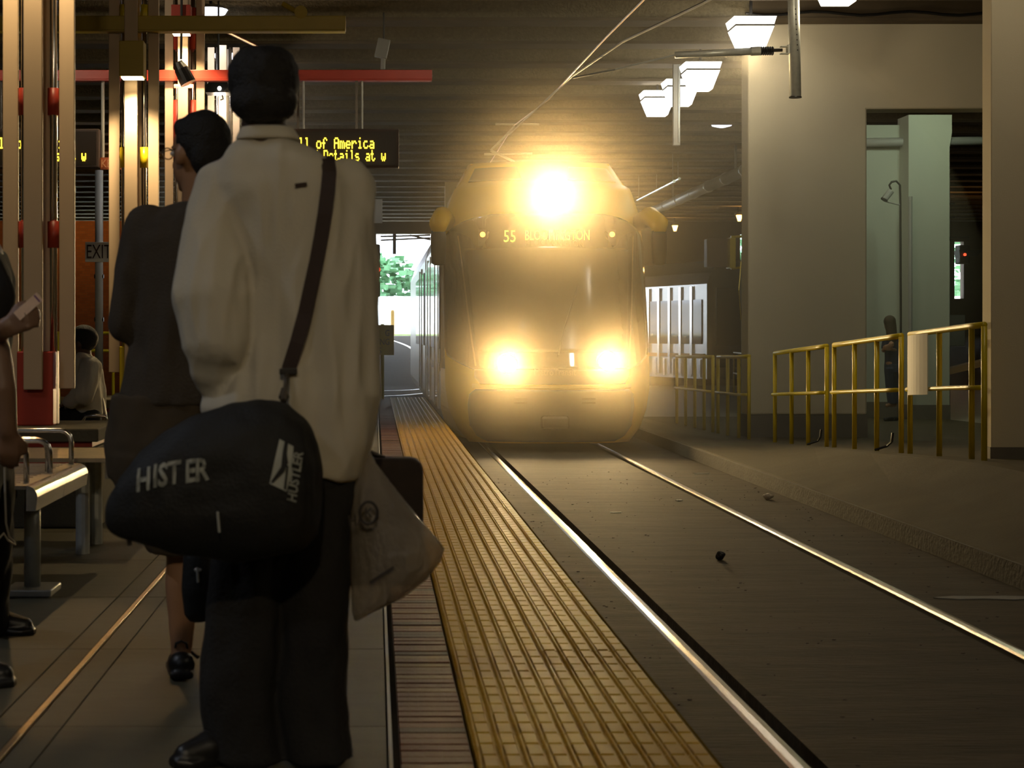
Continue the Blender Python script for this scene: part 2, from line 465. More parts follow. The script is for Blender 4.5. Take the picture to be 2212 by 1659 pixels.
# hall shell ----------------------------------------------------------
def struct(name, mb, mat, label, cat):
    return setp(mb.build(name, mat), label, cat, kind='structure')
ceil = thing('ceiling', 'dark ribbed concrete ceiling above the tracks', 'ceiling', (6, 27, ZC), kind='structure')
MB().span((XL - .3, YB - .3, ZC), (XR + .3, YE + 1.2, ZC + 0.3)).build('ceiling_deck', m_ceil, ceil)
r0 = None; y = 4.6; k = 0
while y < 63:
    if r0 is None:
        mb = MB()
        mb.prism([(XL, y, ZC), (XL, y, ZC - .42), (XL, y + .34, ZC - .42), (XL, y + .34, ZC)], (XR - XL, 0, 0))
        mb2 = MB().span((XL, y - .06, ZC - .46), (XR, y + .40, ZC - .42))
        r0 = mb.build('ceiling_rib', m_ribf, ceil); f0 = mb2.build('rib_flange', m_ceil, r0); ry0 = y
    else:
        o = r0.copy(); COL.objects.link(o); o.parent = ceil; o.location = (0, y - ry0, 0)
        g = f0.copy(); COL.objects.link(g); g.parent = o
    y += 1.78
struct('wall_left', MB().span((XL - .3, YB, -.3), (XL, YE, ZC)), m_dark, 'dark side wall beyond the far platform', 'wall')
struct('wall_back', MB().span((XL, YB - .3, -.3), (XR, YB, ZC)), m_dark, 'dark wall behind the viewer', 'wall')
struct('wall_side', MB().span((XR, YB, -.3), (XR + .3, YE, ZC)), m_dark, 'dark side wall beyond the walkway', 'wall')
# far end wall with the daylight opening and narrow window gaps
we = thing('wall_end', 'dark end wall with the bright street opening', 'wall', (5, YE, 0), kind='structure')
ZO = 1.441 + (723 - 505) * YE / F
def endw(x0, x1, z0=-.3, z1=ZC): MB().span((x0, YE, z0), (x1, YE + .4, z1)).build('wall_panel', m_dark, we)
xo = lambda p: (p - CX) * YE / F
endw(XL, -12.5); endw(-12.5, 4.4, ZO, ZC); endw(4.4, xo(1599))  # left part of the opening is added, unseen, for glints on the second car
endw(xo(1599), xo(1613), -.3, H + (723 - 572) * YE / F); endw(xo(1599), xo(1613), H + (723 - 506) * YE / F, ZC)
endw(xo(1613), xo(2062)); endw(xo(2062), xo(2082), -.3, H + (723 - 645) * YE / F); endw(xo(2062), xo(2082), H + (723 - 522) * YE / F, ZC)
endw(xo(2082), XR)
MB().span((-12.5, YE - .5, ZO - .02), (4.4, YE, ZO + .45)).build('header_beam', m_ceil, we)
# brick wall far left
struct('wall_brick', MB().span((-14.9, 40, -.2), (-4.9, 40.3, 4.1)), m_brickwall, 'orange brick wall far behind the exit sign', 'wall')

# right-hand wall: pier, header, column
DW = 22.6; SW = F / DW
wr = thing('wall_right', 'painted concrete pier and header beside the walkway', 'wall', (6, DW, 0), kind='structure')
wx = lambda p: (p - CX) / SW
wz = lambda p: H + (CY - p) / SW
MB().prism([(wx(1616), DW, wz(896)), (wx(1873), DW, wz(896)), (wx(1873), DW, wz(236)), (wx(2400), DW, wz(233)), (wx(2400), DW, wz(44)), (wx(1616), DW, wz(52))], (0, .42, 0)).build('pier_and_header', m_wall, wr, bevel=0.025)
MB().span((wx(1616) - .006, DW - .006, -.05), (wx(1873) + .006, DW + .43, wz(896))).build('pier_base', m_wallbase, wr)
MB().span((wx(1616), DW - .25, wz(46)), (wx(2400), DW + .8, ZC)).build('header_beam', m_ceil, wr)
mb = MB(); mb.tube([(wx(1600 + 35 * i), DW - .3, wz(38 + 4 * math.sin(i * 1.1))) for i in range(16)], 0.02, 6); mb.build('ceiling_cable', m_black, wr)
DC_ = 13.7; SCL = F / DC_
cx0 = (2143 - CX) / SCL; cb = H + (CY - 1003) / SCL; cbt = H + (CY - 966) / SCL
wc = thing('wall_column', 'pale concrete column at the right edge', 'column', (5.5, DC_, 0), kind='structure')
prof = [(cx0, DC_), (cx0 + 1.6, DC_), (cx0 + 1.6, DC_ + .24), (cx0 + .02, DC_ + .24), (cx0 - .006, DC_ + .20), (cx0 - .006, DC_ + .008)]
MB().prism([(a, b, cbt) for a, b in prof], (0, 0, ZC - cbt)).build('column_shaft', m_wall, wc)
MB().prism([(a + (-.008 if a < cx0 + .5 else 0), b - .008, 0.2) for a, b in prof], (0, 0, cbt - .2)).build('column_base', m_wallbase, wc)

# room seen through the opening: pale wall and flared column
DG = 29.3; SG = F / DG
gx = lambda p: (p - CX) / SG
gz = lambda p: H + (CY - p) / SG
m_green = M('pale_wall', (0.50, 0.53, 0.44), 0.7, var=0.05, scale=2)
wg = thing('wall_far', 'pale greenish wall and flared column behind the fence', 'wall', (9, DG, 0), kind='structure')
MB().span((gx(1780), DG, 0.0), (gx(1950), DG + .3, gz(270))).build('wall_panel', m_green, wg)
MB().span((gx(1780), DG - .02, 0.0), (gx(1950), DG, gz(868))).build('wall_base', m_wallbase, wg)
c0, c1 = gx(1943), gx(2030); c2 = gx(2035)
yy = DG - .5
MB().loft([[(c0, yy, 0), (c1, yy, 0), (c1, yy + .6, 0), (c0, yy + .6, 0)], [(c0, yy, gz(325)), (c1, yy, gz(325)), (c1, yy + .6, gz(325)), (c0, yy + .6, gz(325))],
           [(c0, yy, gz(295)), (c2, yy, gz(295)), (c2, yy + .6, gz(295)), (c0, yy + .6, gz(295))], [(c0, yy, gz(256)), (c2, yy, gz(256)), (c2, yy + .6, gz(256)), (c0, yy + .6, gz(256))]]).build('flared_column', m_green, wg)
MB().span((c0 - .01, yy - .02, 0), (c1 + .01, yy + .62, gz(872))).build('column_base', m_wallbase, wg)
MB().tube([(gx(1945), yy - .05, gz(878)), (gx(1945), yy - .05, gz(430))], 0.035, 8).build('conduit', m_graypaint, wg)
MB().span((gx(1700), DG - 1.2, gz(330)), (gx(2400), DG + 1.5, gz(254) + .9)).build('ceiling_box', m_ceil, wg) if False else None
# concrete column behind the train
struct('wall_column_far', MB().span(px(962, 860, 47), px(1040, 330, 47.6)), m_wall, 'grey concrete column behind the train roof', 'column')

# ================================================================== DAYLIGHT SIDE
out = thing('street_ground', 'sunlit pale street beyond the opening', 'street', (0, 70, 1.4), kind='structure')
m_street = M('street_concrete', (0.75, 0.74, 0.70), 0.8, var=0.05)
MB().span((-60, YE + .4, 1.2), (80, 130, 1.40)).build('street', m_street, out)
MB().span((-40, 71, 1.40), (40, 76, 1.46)).build('verge', M('grass', (0.30, 0.42, 0.12), 0.9, var=0.4, scale=6), out)
MB().span((-40, 84, 1.40), (60, 84.4, 1.441 + 83 * 84 / F)).build('low_wall', m_street, out)
sun = lamp('sun', 'SUN', (0, 90, 30), 4.0, (1.0, 0.96, 0.88), aim=(-8, 82, 0))
sun.data.angle = 0.01
def tree(x, d, h, label):
    e = thing('street_tree', label, 'tree', (x, d, 1.4), 'trees across the street')
    MB().tube([(x, d, 1.35), (x + .1, d, 1.4 + h * .35), (x - .1, d, 1.4 + h * .6)], [.16, .12, .06], 8).build('trunk', M('bark', (.18, .13, .09), .9, var=.3), e)
    mb = MB()
    rnd = random.Random(int(x * 10) + 3)
    for _ in range(900):
        a = rnd.uniform(0, 6.283); b = rnd.uniform(-1, 1); rr = rnd.uniform(.55, 1) * h * .42
        c = Vector((x + rr * math.cos(a) * math.sqrt(1 - b * b) * 1.25, d + rr * math.sin(a) * math.sqrt(1 - b * b), 1.4 + h * .55 + rr * b * .9))
        q = Matrix.Rotation(rnd.uniform(0, 6.28), 3, 'Z') @ Matrix.Rotation(rnd.uniform(0, 3.1), 3, 'X'); w = rnd.uniform(.12, .26)
        mb.add([c + q @ Vector(v) for v in ((-w, -w * .6, 0), (w, -w * .6, 0), (w, w * .6, .02), (-w, w * .6, .02))], [(0, 1, 2, 3)])
    o = mb.build('foliage', leaf_mat(), e); o['kind'] = 'stuff'
tree(0.2, 88, 4.6, 'bright green tree framed left in the street opening')
tree(5.2, 91, 4.4, 'bright green tree framed right in the street opening')
tree(-4.5, 89, 4.8, 'green tree left of the street opening centre')
tree(-10.0, 90, 5.0, 'green tree at the far left of the street opening')
tree(-15.5, 92, 5.2, 'green tree beyond the brick wall outside')
tree(19.5, 92, 6.5, 'pale green tree seen through the narrow gap by the pier')
tree(31.0, 90, 7.5, 'green tree seen behind the red signal at right')
for p, nm in ((848, 'rusty yellow bollard left of the pair in the street opening'), (892, 'rusty yellow bollard right of the pair in the street opening')):
    d = 68.0; b = px(p, 716, d); b.z = 1.40
    mb = MB(); mb.tube([b, b + Vector((0, 0, .95)), b + Vector((0, 0, 1.0)), b + Vector((0, 0, 1.03))], [.075, .075, .06, .02], 12)
    setp(mb.build('bollard', M('bollard_paint', (.42, .26, .06), .6)), nm, 'bollard', 'bollards in the street opening')
# overhead line gear under the far header
e = thing('overhead_gantry', 'thin dark overhead wires and drop post under the far header', 'gantry', px(880, 520, 63.6))
MB().tube([px(852, 498, 63.7), px(852, 549, 63.7)], .07, 8).build('drop_post', m_blk2, e)
for a, b in (((822, 511), (930, 508)), ((822, 519), (930, 514)), ((885, 508), (930, 518))):
    MB().tube([px(*a, 63.7), px(*b, 63.7)], .035, 6).build('wire', m_blk2, e)

# ================================================================== THE TRAIN
TX = 2.215                                   # centre line of the near track
train = thing('light_rail_train', 'yellow-nosed light-rail train with three glaring headlamps', 'train', (TX, 21.1, 0))
YF = [(0.08, 21.42), (0.30, 21.22), (0.75, 21.10), (1.0, 21.12), (1.6, 21.30), (2.3, 21.55), (2.9, 21.80), (3.05, 21.86), (3.37, 22.05), (3.42, 22.3), (3.74, 22.75)]
HW = [(0.08, 1.02), (0.25, 1.16), (0.5, 1.27), (0.8, 1.315), (2.7, 1.315), (3.0, 1.29), (3.37, 1.16), (3.42, 1.10), (3.74, 0.93)]
yfront = lambda x, z, o=0.0: lerp_tab(YF, z) + 0.95 * (min(abs(x), 1.33) / 1.33) ** 3.2 - o
def patch(name, rows, mat, off, nx=26, thick=0.03, parent=None):
    """skin laid on the cab: rows of (z, x_left, x_right)"""
    front, back = [], []
    for z, a, b in rows:
        xs = [a + (b - a) * k / nx for k in range(nx + 1)]
        front.append([Vector((TX + x, yfront(x, z, off), z)) for x in xs])
        back.append([Vector((TX + x, yfront(x, z, off) + thick, z)) for x in xs])
    mb = MB()
    rings = [f + list(reversed(b)) for f, b in zip(front, back)]
    mb.loft(rings)
    return mb.build(name, mat, parent or train, smooth=True)
def dense(tab, n=40):
    z0, z1 = tab[0][0], tab[-1][0]
    out = []
    for k in range(n + 1):
        z = z0 + (z1 - z0) * k / n
        out.append((z, lerp_tab([(t[0], t[1]) for t in tab], z), lerp_tab([(t[0], t[2]) for t in tab], z)))
    return out
sym = lambda t: [(z, -w, w) for z, w in t]
patch('cab_shell', dense(sym(HW), 60), m_tyel, 0.0, 30, 0.25)
cz = lambda y, s=172.0: H + (CY - y) / s
mask = patch('windscreen_mask', dense(sym([(cz(800), 0.96), (cz(785), 1.16), (cz(770), 1.29), (cz(750), 1.318), (cz(520), 1.318), (cz(500), 1.30), (cz(484), 1.22), (cz(470), 1.08), (cz(462), 0.92), (cz(457), 0.72)]), 60), m_tglass, 0.012, 40, 0.012)
scr = patch('windscreen', dense(sym([(cz(760), 0.92), (cz(745), 0.99), (cz(640), 1.05), (cz(540), 1.10), (cz(532), 1.06)]), 30), M('windscreen_glass', (0.03, 0.022, 0.016), 0.16, var=.1, spec=.5), 0.032, 30, 0.012)
patch('lower_panel', dense(sym([(cz(830), 0.90), (cz(815), 0.97), (cz(797), 0.97)]), 10), m_tgrey, 0.02, 24, 0.02)
patch('yellow_band', dense(sym([(cz(838), 0.99), (cz(829), 1.0)]), 4), m_tyel, 0.03, 24, 0.03)
bump = patch('bumper', dense(sym([(0.10, 0.80), (0.16, 0.93), (0.30, 1.02), (0.55, 1.05), (0.70, 1.03), (cz(840), 0.96)]), 20), m_tgrey, 0.035, 26, 0.04)
for sx in (-1, 1):
    for k in range(2):
        x = TX + sx * 0.42
        MB().box((x, yfront(sx * .42, .62, .05), 0.60 + k * .05), (.16, .03, .02)).build('grille_slat', m_trim, bump)
MB().box((TX, yfront(0, .33, .10), 0.36), (0.34, 0.2, 0.16)).build('coupler_cover', m_trim, bump, bevel=.03)
# roof fairing with inset panels
for sx in (-1, 1):
    patch('fairing_panel', dense([(3.46, min(sx * .30, sx * .98), max(sx * .30, sx * .98)), (3.66, min(sx * .34, sx * .88), max(sx * .34, sx * .88))], 6), M('fairing_dark', (0.22, 0.15, 0.04), .4), 0.012, 12, 0.02)
patch('hood_seam', dense(sym([(3.385, 1.15), (3.40, 1.14)]), 2), m_trim, 0.006, 26, 0.01)
# A-pillar trims
for sx in (-1, 1):
    pts = [Vector((TX + sx * x, yfront(x, z, .045), z)) for z, x in ((2.72, 1.13), (2.3, 1.085), (1.8, 1.04), (1.3, 0.985), (1.05, 0.95))]
    MB().tube(pts, 0.016, 6).build('pillar_trim', M('trim_bright', (.45, .38, .3), .2, .9), train, smooth=True)
# wiper
MB().tube([Vector((TX + .05, yfront(.05, 1.2, .07), 1.2)), Vector((TX + .12, yfront(.12, 1.5, .07), 1.5)), Vector((TX + .32, yfront(.32, 2.05, .06), 2.05))], 0.012, 6).build('wiper', m_black, train)
# destination board lettering
p = Vector((0, yfront(.5, cz(510), .045), cz(510)))
lettering('route_number', '55', 0.215, M('dest_led', (.3, .28, .02), .6, emit=(1, .82, .1), es=1.6), train, facing(Vector(((1102 - CX) / 171.0, p.y - .02, p.z))), sx=0.78)
lettering('destination', 'BLOOMINGTON', 0.185, MATS['dest_led'], train, facing(Vector(((1203 - CX) / 171.0, p.y - .12, p.z + .01))), sx=0.60)
lettering('fleet_name', 'MetroTransit', 0.12, M('fleet_text', (.14, .12, .09), .5), train, facing(Vector((TX, yfront(0, cz(803), .04), cz(803)))), sx=0.8)
# amber marker lights in their housings
for pxx in (1045, 1327):
    x = (pxx - CX) / 171.0; y = yfront(x - TX, cz(508), .05)
    h = MB().box((x, y, cz(510)), (.10, .03, .205)).build('marker_housing', M('marker_frame', (.06, .05, .035), .5), train)
    mb = MB(); mb.tube([(x, y - .015, cz(503)), (x, y - .03, cz(503)), (x, y - .036, cz(503))], [.034, .034, .015], 14); mb.build('marker_lens', m_amber, h)
# mirrors
for sx, (ax, mx_) in ((-1, ((972, 482), (947, 533))), (1, ((1402, 482), (1424, 533)))):
    D0 = 21.75
    root_p = Vector((TX + sx * 1.28, yfront(1.28, 2.86), 2.90))
    tip = px(mx_[0], 484, D0)
    mid = (root_p + tip) / 2 + Vector((0, -.05, .10))
    arm = MB().tube([root_p - Vector((sx * .05, 0, 0)), mid, tip, tip - Vector((0, 0, .1))], [.10, .125, .12, .085], 12).build('mirror_arm', m_tyel, train, smooth=True)
    c = px(*mx_, D0)
    rings = []
    for z, w in ((-.235, .05), (-.21, .085), (-.1, .095), (.12, .10), (.2, .09), (.235, .05)):
        rings.append([c + Vector((w * math.cos(t) * 1.0, .07 * math.sin(t), z)) for t in [2 * math.pi * k / 14 for k in range(14)]])
    MB().loft(rings).build('mirror_head', m_black, arm, smooth=True)
# headlamps
def headlamp(x, z, r, power, nm):
    y = yfront(x - TX, z, .03)
    hs = MB(); hs.tube([(x, y + .06, z), (x, y - .03, z), (x, y - .05, z), (x, y - .045, z)], [r * 1.3, r * 1.3, r * 1.18, r * 1.05], 24)
    h = hs.build('headlamp_housing', m_trim, train, smooth=False)
    l = MB(); l.tube([(x, y - .03, z), (x, y - .056, z), (x, y - .075, z)], [r * 1.0, r * .98, r * .5], 24); l.build('headlamp_lens', m_head, h, smooth=True)
    lamp('headlamp_light', 'SPOT', (x, y - .14, z), power, WARM, train, 0.05, aim=(x - .06 * (x), y - 12, z - 0.3), cone=100, blend=0.9)
headlamp(px(1095, 785, 21.2).x, px(1095, 785, 21.2).z, .10, P_HEAD, 'l')
headlamp(px(1312, 780, 21.2).x, px(1312, 780, 21.2).z, .10, P_HEAD, 'r')
headlamp(px(1188, 425, 22.0).x, px(1188, 425, 22.0).z, .13, P_TOP, 't')
# car body behind the cab
BW = 1.325
sec = [(-BW + .05, .28), (-BW, .45), (-BW, 2.75), (-BW + .10, 3.05), (-BW + .34, 3.40), (BW - .34, 3.40), (BW - .10, 3.05), (BW, 2.75), (BW, .45), (BW - .05, .28)]
bodyhw = [(.28, BW - .05), (.45, BW), (2.75, BW), (3.05, BW - .10), (3.40, BW - .34), (3.74, BW - .36)]
for sx in (-1, 1):
    def cab_side(nm, z0, z1, mt, n=14):
        ra_ = []
        for k in range(n + 1):
            z = z0 + (z1 - z0) * k / n; hw = lerp_tab(HW, z); y0 = yfront(hw, z) + .0; hb = lerp_tab(bodyhw, z)
            ra_.append([Vector((TX + sx * hw, y0, z)), Vector((TX + sx * hb, 23.25, z)), Vector((TX + sx * (hb - .05), 23.25, z)), Vector((TX + sx * (hw - .05), y0 + .02, z))])
        MB().loft(ra_).build(nm, mt, train, smooth=False)
    cab_side('cab_side', .12, 1.0, m_tyel); cab_side('cab_side_window', 1.0, 2.62, m_tglass); cab_side('cab_side', 2.62, 3.72, m_tyel)
    MB().tube([Vector((TX + sx * 1.33, 22.75, z)) for z in (1.0, 2.62)], .02, 6).build('window_pillar', MATS['trim_bright'], train)
MB().prism([(TX - .93, 23.0, 3.70), (TX + .93, 23.0, 3.70), (TX + .95, 23.4, 3.72), (TX - .95, 23.4, 3.72)], (0, 0, .03)).build('fairing_top', m_tyel, train)
MB().loft([[Vector((TX + a, y, b)) for a, b in sec] for y in (23.25, 29.6)]).build('body_front_section', m_tsilver, train)
MB().loft([[Vector((TX + a * .9, y, b)) for a, b in sec] for y in (29.6, 30.4)]).build('articulation_bellows', m_black, train)
MB().loft([[Vector((TX + a * .998, y, b)) for a, b in sec] for y in (30.4, 43.0)]).build('body_rear_section', m_tsilver, train)
MB().span((TX - 1.0, 23.2, 3.40), (TX + 1.0, 28.8, 3.72)).build('roof_equipment', m_tyel, train, bevel=.08)
for sx in (-1, 1):
    X0 = TX + sx * (BW + .006)
    for (ya, yb, za, zb, nm) in ((23.35, 23.65, 1.25, 2.55, 'side_window'), (23.75, 25.05, .42, 2.62, 'door'), (25.3, 26.9, 1.25, 2.55, 'side_window'), (27.1, 28.4, .42, 2.62, 'door'), (28.6, 29.5, 1.25, 2.55, 'side_window'),
                                 (30.7, 32.0, 1.25, 2.55, 'side_window'), (32.2, 33.5, .42, 2.62, 'door'), (33.7, 36.5, 1.25, 2.55, 'side_window')):
        o = MB().span((X0 - .012, ya, za), (X0 + .012, yb, zb)).build(nm, m_tglass, train, bevel=.006)
        if nm == 'door':
            MB().span((X0 - .02, ya - .05, za), (X0 + .02, ya, zb + .05)).build('door_edge', m_tsilver, o)
            MB().span((X0 - .02, yb, za), (X0 + .02, yb + .05, zb + .05)).build('door_edge', m_tsilver, o)
    MB().span((X0 - .01, 23.3, .95), (X0 + .015, 29.5, 1.05)).build('side_rub_rail', m_trim, train)
# wheels in shadow under the cab
for yy_ in (22.8, 24.4):
    for sx in (-.7175, .7175):
        mb = MB(); mb.tube([(TX - .043 + sx - .06, yy_, .30), (TX - .043 + sx + .06, yy_, .30)], .285, 20); mb.build('wheel', m_trim, train)
# pantograph
pg = thing('pantograph', 'thin folding pantograph reaching up from the train roof', 'pantograph', (TX - .4, 26, 3.42))
ps = [px(1115, 335, 26), px(1060, 322, 26), px(1100, 285, 26), px(1120, 262, 26)]
MB().tube([px(1112, 350, 26), px(1060, 325, 26)], .022, 6).build('lower_arm', m_galv, pg)
MB().tube([px(1060, 325, 26), px(1112, 272, 26)], .018, 6).build('upper_arm', m_galv, pg)
MB().tube([px(1046, 333, 26), px(1150, 331, 26)], .02, 6).build('base_frame', m_galv, pg)
MB().tube([px(1070, 268, 26), px(1165, 268, 26)], .02, 6).build('collector_bar', m_galv, pg)

# second car on the curved track behind -------------------------------
sc_ = thing('second_light_rail_car', 'silver light-rail car glinting behind the lead train', 'train', (8.6, 45, 0))
A0 = Vector(((1527 - CX) * 44 / F, 44, 0)); DIR = Vector((-.30, .954, 0)); NRM = Vector((-.954, -.30, 0)); LEN = 16.0
W2 = 2.6
def sec2(t, o=0): 
    b = A0 + DIR * t
    out = []
    for u, z in ((0, .3), (0, 2.75), (.12, 3.05), (.4, 3.38), (W2 - .4, 3.38), (W2, 2.9), (W2, .3)):
        out.append(b - NRM * u + Vector((0, 0, z)))
    return out
MB().loft([sec2(0), sec2(LEN)]).build('body', m_tsilver, sc_)
rotm = Matrix.Rotation(math.atan2(DIR.y, DIR.x), 3, 'Z')
def side2(t0_, t1_, z0, z1, nm, mt, off=.01, par=None):
    c = A0 + DIR * ((t0_ + t1_) / 2) + NRM * off + Vector((0, 0, (z0 + z1) / 2))
    return MB().box(c, (t1_ - t0_, .03, z1 - z0), rotm).build(nm, mt, par or sc_)
t = 0.25
while t < 15:
    side2(t, t + .46, 1.2, 2.35, 'side_window', m_tglass); side2(t + .48, t + .60, .4, 2.7, 'fluted_post', m_chrome, .03); t += .62
side2(0.1, 15.8, .85, .95, 'yellow_stripe', m_tyel, .015)
for k in range(12): side2(.3 + k * .5, .38 + k * .5, .35, .8, 'flute', m_chrome, .015)
front_n = MB()
c = A0 - DIR * .02 - NRM * (W2 / 2)
MB().box(c + Vector((0, 0, 1.9)), (.05, W2 - .5, 1.5), rotm).build('end_window', m_tglass, sc_)
MB().box(c + Vector((0, 0, .75)), (.06, W2 - .3, .3), rotm).build('end_bumper', m_tgrey, sc_)

# ================================================================== OVERHEAD LINE
ow = thing('contact_wire', 'taut bright contact wire running over the near track', 'wire', (TX, 15, 4.2))
MB().tube([(TX + .05, -2, 4.05), px(1390, 0, 14.2), px(1310, 80, 16.6), px(1235, 160, 19.3), px(1185, 215, 22.5), (TX - .1, 26, 4.62), (TX, 44, 4.7)], .010, 6).build('wire', M('copper_wire', (.55, .35, .2), .35, .8), ow)
ow = thing('feeder_cable', 'slack dark feeder cable crossing above the track', 'cable', (TX, 15, 4.4))
MB().tube([px(1640, -60, 12.5), px(1520, 6, 14.2), px(1345, 90, 17.5), px(1235, 165, 20), px(1100, 290, 26)], .014, 6).build('cable', m_graypaint, ow)
DP = 18.5
cp = thing('catenary_bracket', 'galvanised drop pipe with insulated arm holding the wire', 'bracket', px(1715, 210, DP))
zt = ZC
a = px(1718, 209, DP); b = Vector((px(1711, 0, DP).x, DP, zt))
dp = MB().tube([b, a], .062, 20).build('drop_pipe', m_galv, cp, smooth=True)
MB().tube([a + Vector((0, 0, .0)), a - Vector((0, 0, .012))], .068, 20).build('pipe_cap', m_blk2, dp)
for k in range(9): MB().box(px(1709 + k * .6, 22 + k * 11, DP) - Vector((-.03, .06, 0)), (.012, .012, .012)).build('rivet', m_blk2, dp)
arm = MB().tube([px(1458, 119, DP), px(1640, 110, DP)], [.036, .04], 12).build('arm_tube', m_galv, cp, smooth=True)
MB().tube([px(1622, 111, DP), px(1642, 110, DP)], .048, 12).build('arm_sleeve', m_galv, arm)
ins = MB().tube([px(1640, 110, DP), px(1690, 108, DP)], .018, 8).build('insulator_core', m_blk2, cp)
for k in range(6):
    c = px(1645 + k * 4.8, 110, DP); MB().tube([c - Vector((.006, 0, 0)), c + Vector((.006, 0, 0))], [.05, .044], 16).build('insulator_shed', m_blk2, ins)
cl = MB().span(px(1700, 98, DP) + Vector((0, -.05, 0)), px(1704, 117, DP) + Vector((0, .05, 0))).build('clamp_plate', m_galv, cp)
for yv in (101, 116): MB().span(px(1686, yv, DP) - Vector((0, .04, .004)), px(1702, yv, DP) + Vector((0, .04, .004))).build('clamp_jaw', m_galv, cl)
MB().tube([px(1700, 107, DP), px(1724, 107, DP)], .012, 6).build('clamp_bolt', m_blk2, cl)
MB().tube([px(1462, 118, DP), px(1330, 150, DP), px(1237, 168, DP + .6)], .012, 6).build('steady_arm', m_galv, cp)
hp = thing('hanger_post', 'flat grey hanger post in front of the pendant lights', 'post', px(1461, 315, 26))
q = px(1461, 315, 26)
MB().span((q.x - .055, 25.96, q.z), (q.x + .055, 26.04, ZC - .42)).build('post', m_graypaint, hp, bevel=.01)
MB().tube([q + Vector((.03, -.05, .05)), q + Vector((.03, -.05, 1.2))], .012, 6).build('conduit', m_galv, hp)
# ducts and trays under the ceiling on the right
dz = H + 8.0 / 2.25
du = thing('silver_duct', 'long silver duct under the ceiling at right', 'duct', (8, 42, dz))
MB().tube([(8, 34.0, dz), (8, 58, dz)], .13, 14).build('duct_run', m_galv, du, smooth=True)
for yv in range(35, 58, 2): MB().tube([(8, yv, dz), (8, yv + .06, dz)], .145, 14).build('duct_band', m_galv, du)
for yv in (38, 46, 54): MB().tube([(8, yv, dz + .1), (8, yv, ZC)], .03, 6).build('hanger_rod', m_graypaint, du)
for k, (x, y0_, y1_) in enumerate(((6.9, 39.5, 45.0), (7.2, 40.5, 44.0))):
    o = thing('cable_tray', None, None, (x, y0_, H + x / 1.95)); MB().tube([(x, y0_, H + x / 1.95), (x, y1_, H + x / 1.95)], .035, 8).build('tray_bar', m_chrome, o)
    for yq in (y0_ + .2, y1_ - .2): MB().tube([(x, yq, H + x / 1.95), (x, yq, ZC + .01)], .012, 6).build('hanger_rod', m_graypaint, o)
    setp(o, ('longer bright tray bar above the second car', 'shorter bright tray bar above the second car')[k], 'tray', 'tray bars')

# ================================================================== LAMPS
def pendant(x, d, zbot, label, light=1.0):
    e = thing('pendant_light', label, 'lamp', (x, d, zbot), 'pendant lights over the walkway')
    MB().loft([[(x - .15, d - .15, zbot), (x + .15, d - .15, zbot), (x + .15, d + .15, zbot), (x - .15, d + .15, zbot)],
               [(x - .24, d - .24, zbot + .26), (x + .24, d - .24, zbot + .26), (x + .24, d + .24, zbot + .26), (x - .24, d + .24, zbot + .26)]]).build('diffuser', m_pend, e)
    MB().span((x - .245, d - .245, zbot + .262), (x + .245, d + .245, zbot + .285)).build('rim', m_blk2, e)
    MB().loft([[(x - .24, d - .24, zbot + .287), (x + .24, d - .24, zbot + .287), (x + .24, d + .24, zbot + .287), (x - .24, d + .24, zbot + .287)],
               [(x - .265, d - .265, zbot + .38), (x + .265, d - .265, zbot + .38), (x + .265, d + .265, zbot + .38), (x - .265, d + .265, zbot + .38)]]).build('upper_diffuser', m_pend, e)
    MB().tube([(x, d, zbot + .38), (x, d, ZC + .01)], .02, 6).build('stem', m_blk2, e)
    if light:
        lamp('pendant_glow', 'POINT', (x, d, zbot - .12), P_PEND * light, (1.0, 0.82, 0.52), e, .15)
HP = 3.59; PXL = 4.8
for (yb_, xx, lb) in ((250, 1420, 'lowest and leftmost of the glowing pendant lights'), (228, 1470, 'glowing pendant light partly behind the hanger post'), (195, 1513, 'largest glowing pendant light right of the hanger post'),
                      (108, 1622, 'glowing pendant light cut off by the pale pier'), (8, 1811, 'glowing pendant light at the top edge of the view')):
    d = F * HP / (CY - yb_)
    pendant((xx - CX) * d / F, d, H + HP, lb)
for d, lb in ((12.0, 'pendant light out of view above the right walkway'), (3.0, 'pendant light above right of the viewer'), (-4.5, 'pendant light behind the viewer on the right')):
    pendant(PXL, d, H + HP, lb)
def disc(x, y, d, label, power=0.0, col=(0.82, 0.88, 1.0), aim=None):
    c = px(x, y, d) if y is not None else Vector((x, d, 5.2))
    e = thing('ceiling_or_added_light', label, 'lamp', c, 'bluish ceiling lights and added lights')
    MB().tube([c + Vector((0, 0, .10)), c + Vector((0, 0, .05))], [.16, .23], 18).build('housing', m_graypaint, e)
    MB().tube([c + Vector((0, 0, .05)), c, c - Vector((0, 0, .035))], [.22, .19, .05], 18).build('lens', m_blue, e, smooth=True)
    MB().tube([c + Vector((0, 0, .1)), (c.x, c.y, ZC)], .02, 6).build('stem', m_blk2, e)
    if power: lamp('ceiling_or_added_glow', 'SPOT', c - Vector((0, 0, .06)), power, col, e, .15, aim=aim or c - Vector((0, 0, 3)), cone=150, blend=1.0)
disc(455, 30, 22, 'bluish ceiling light just above the yellow beam', 90)
disc(491, 126, 26, 'bluish ceiling light left of the tall head', 90)
disc(1559, 272, 34, 'small bluish ceiling light left of the pier')
disc(-3.2, None, -1.0, 'bluish ceiling light above the platform behind the viewer', P_BLUE * 2.2)
disc(-4.2, None, 4.6, 'bluish ceiling light above the left platform side', P_BLUE * 2.4)
disc(-0.2, None, -3.0, 'added warm fill light over the platform far behind the viewer', P_BLUE * 4.2, (1.0, .80, .50), aim=(-.3, 4.4, 1.6))  # unseen fill added to light the white shirt
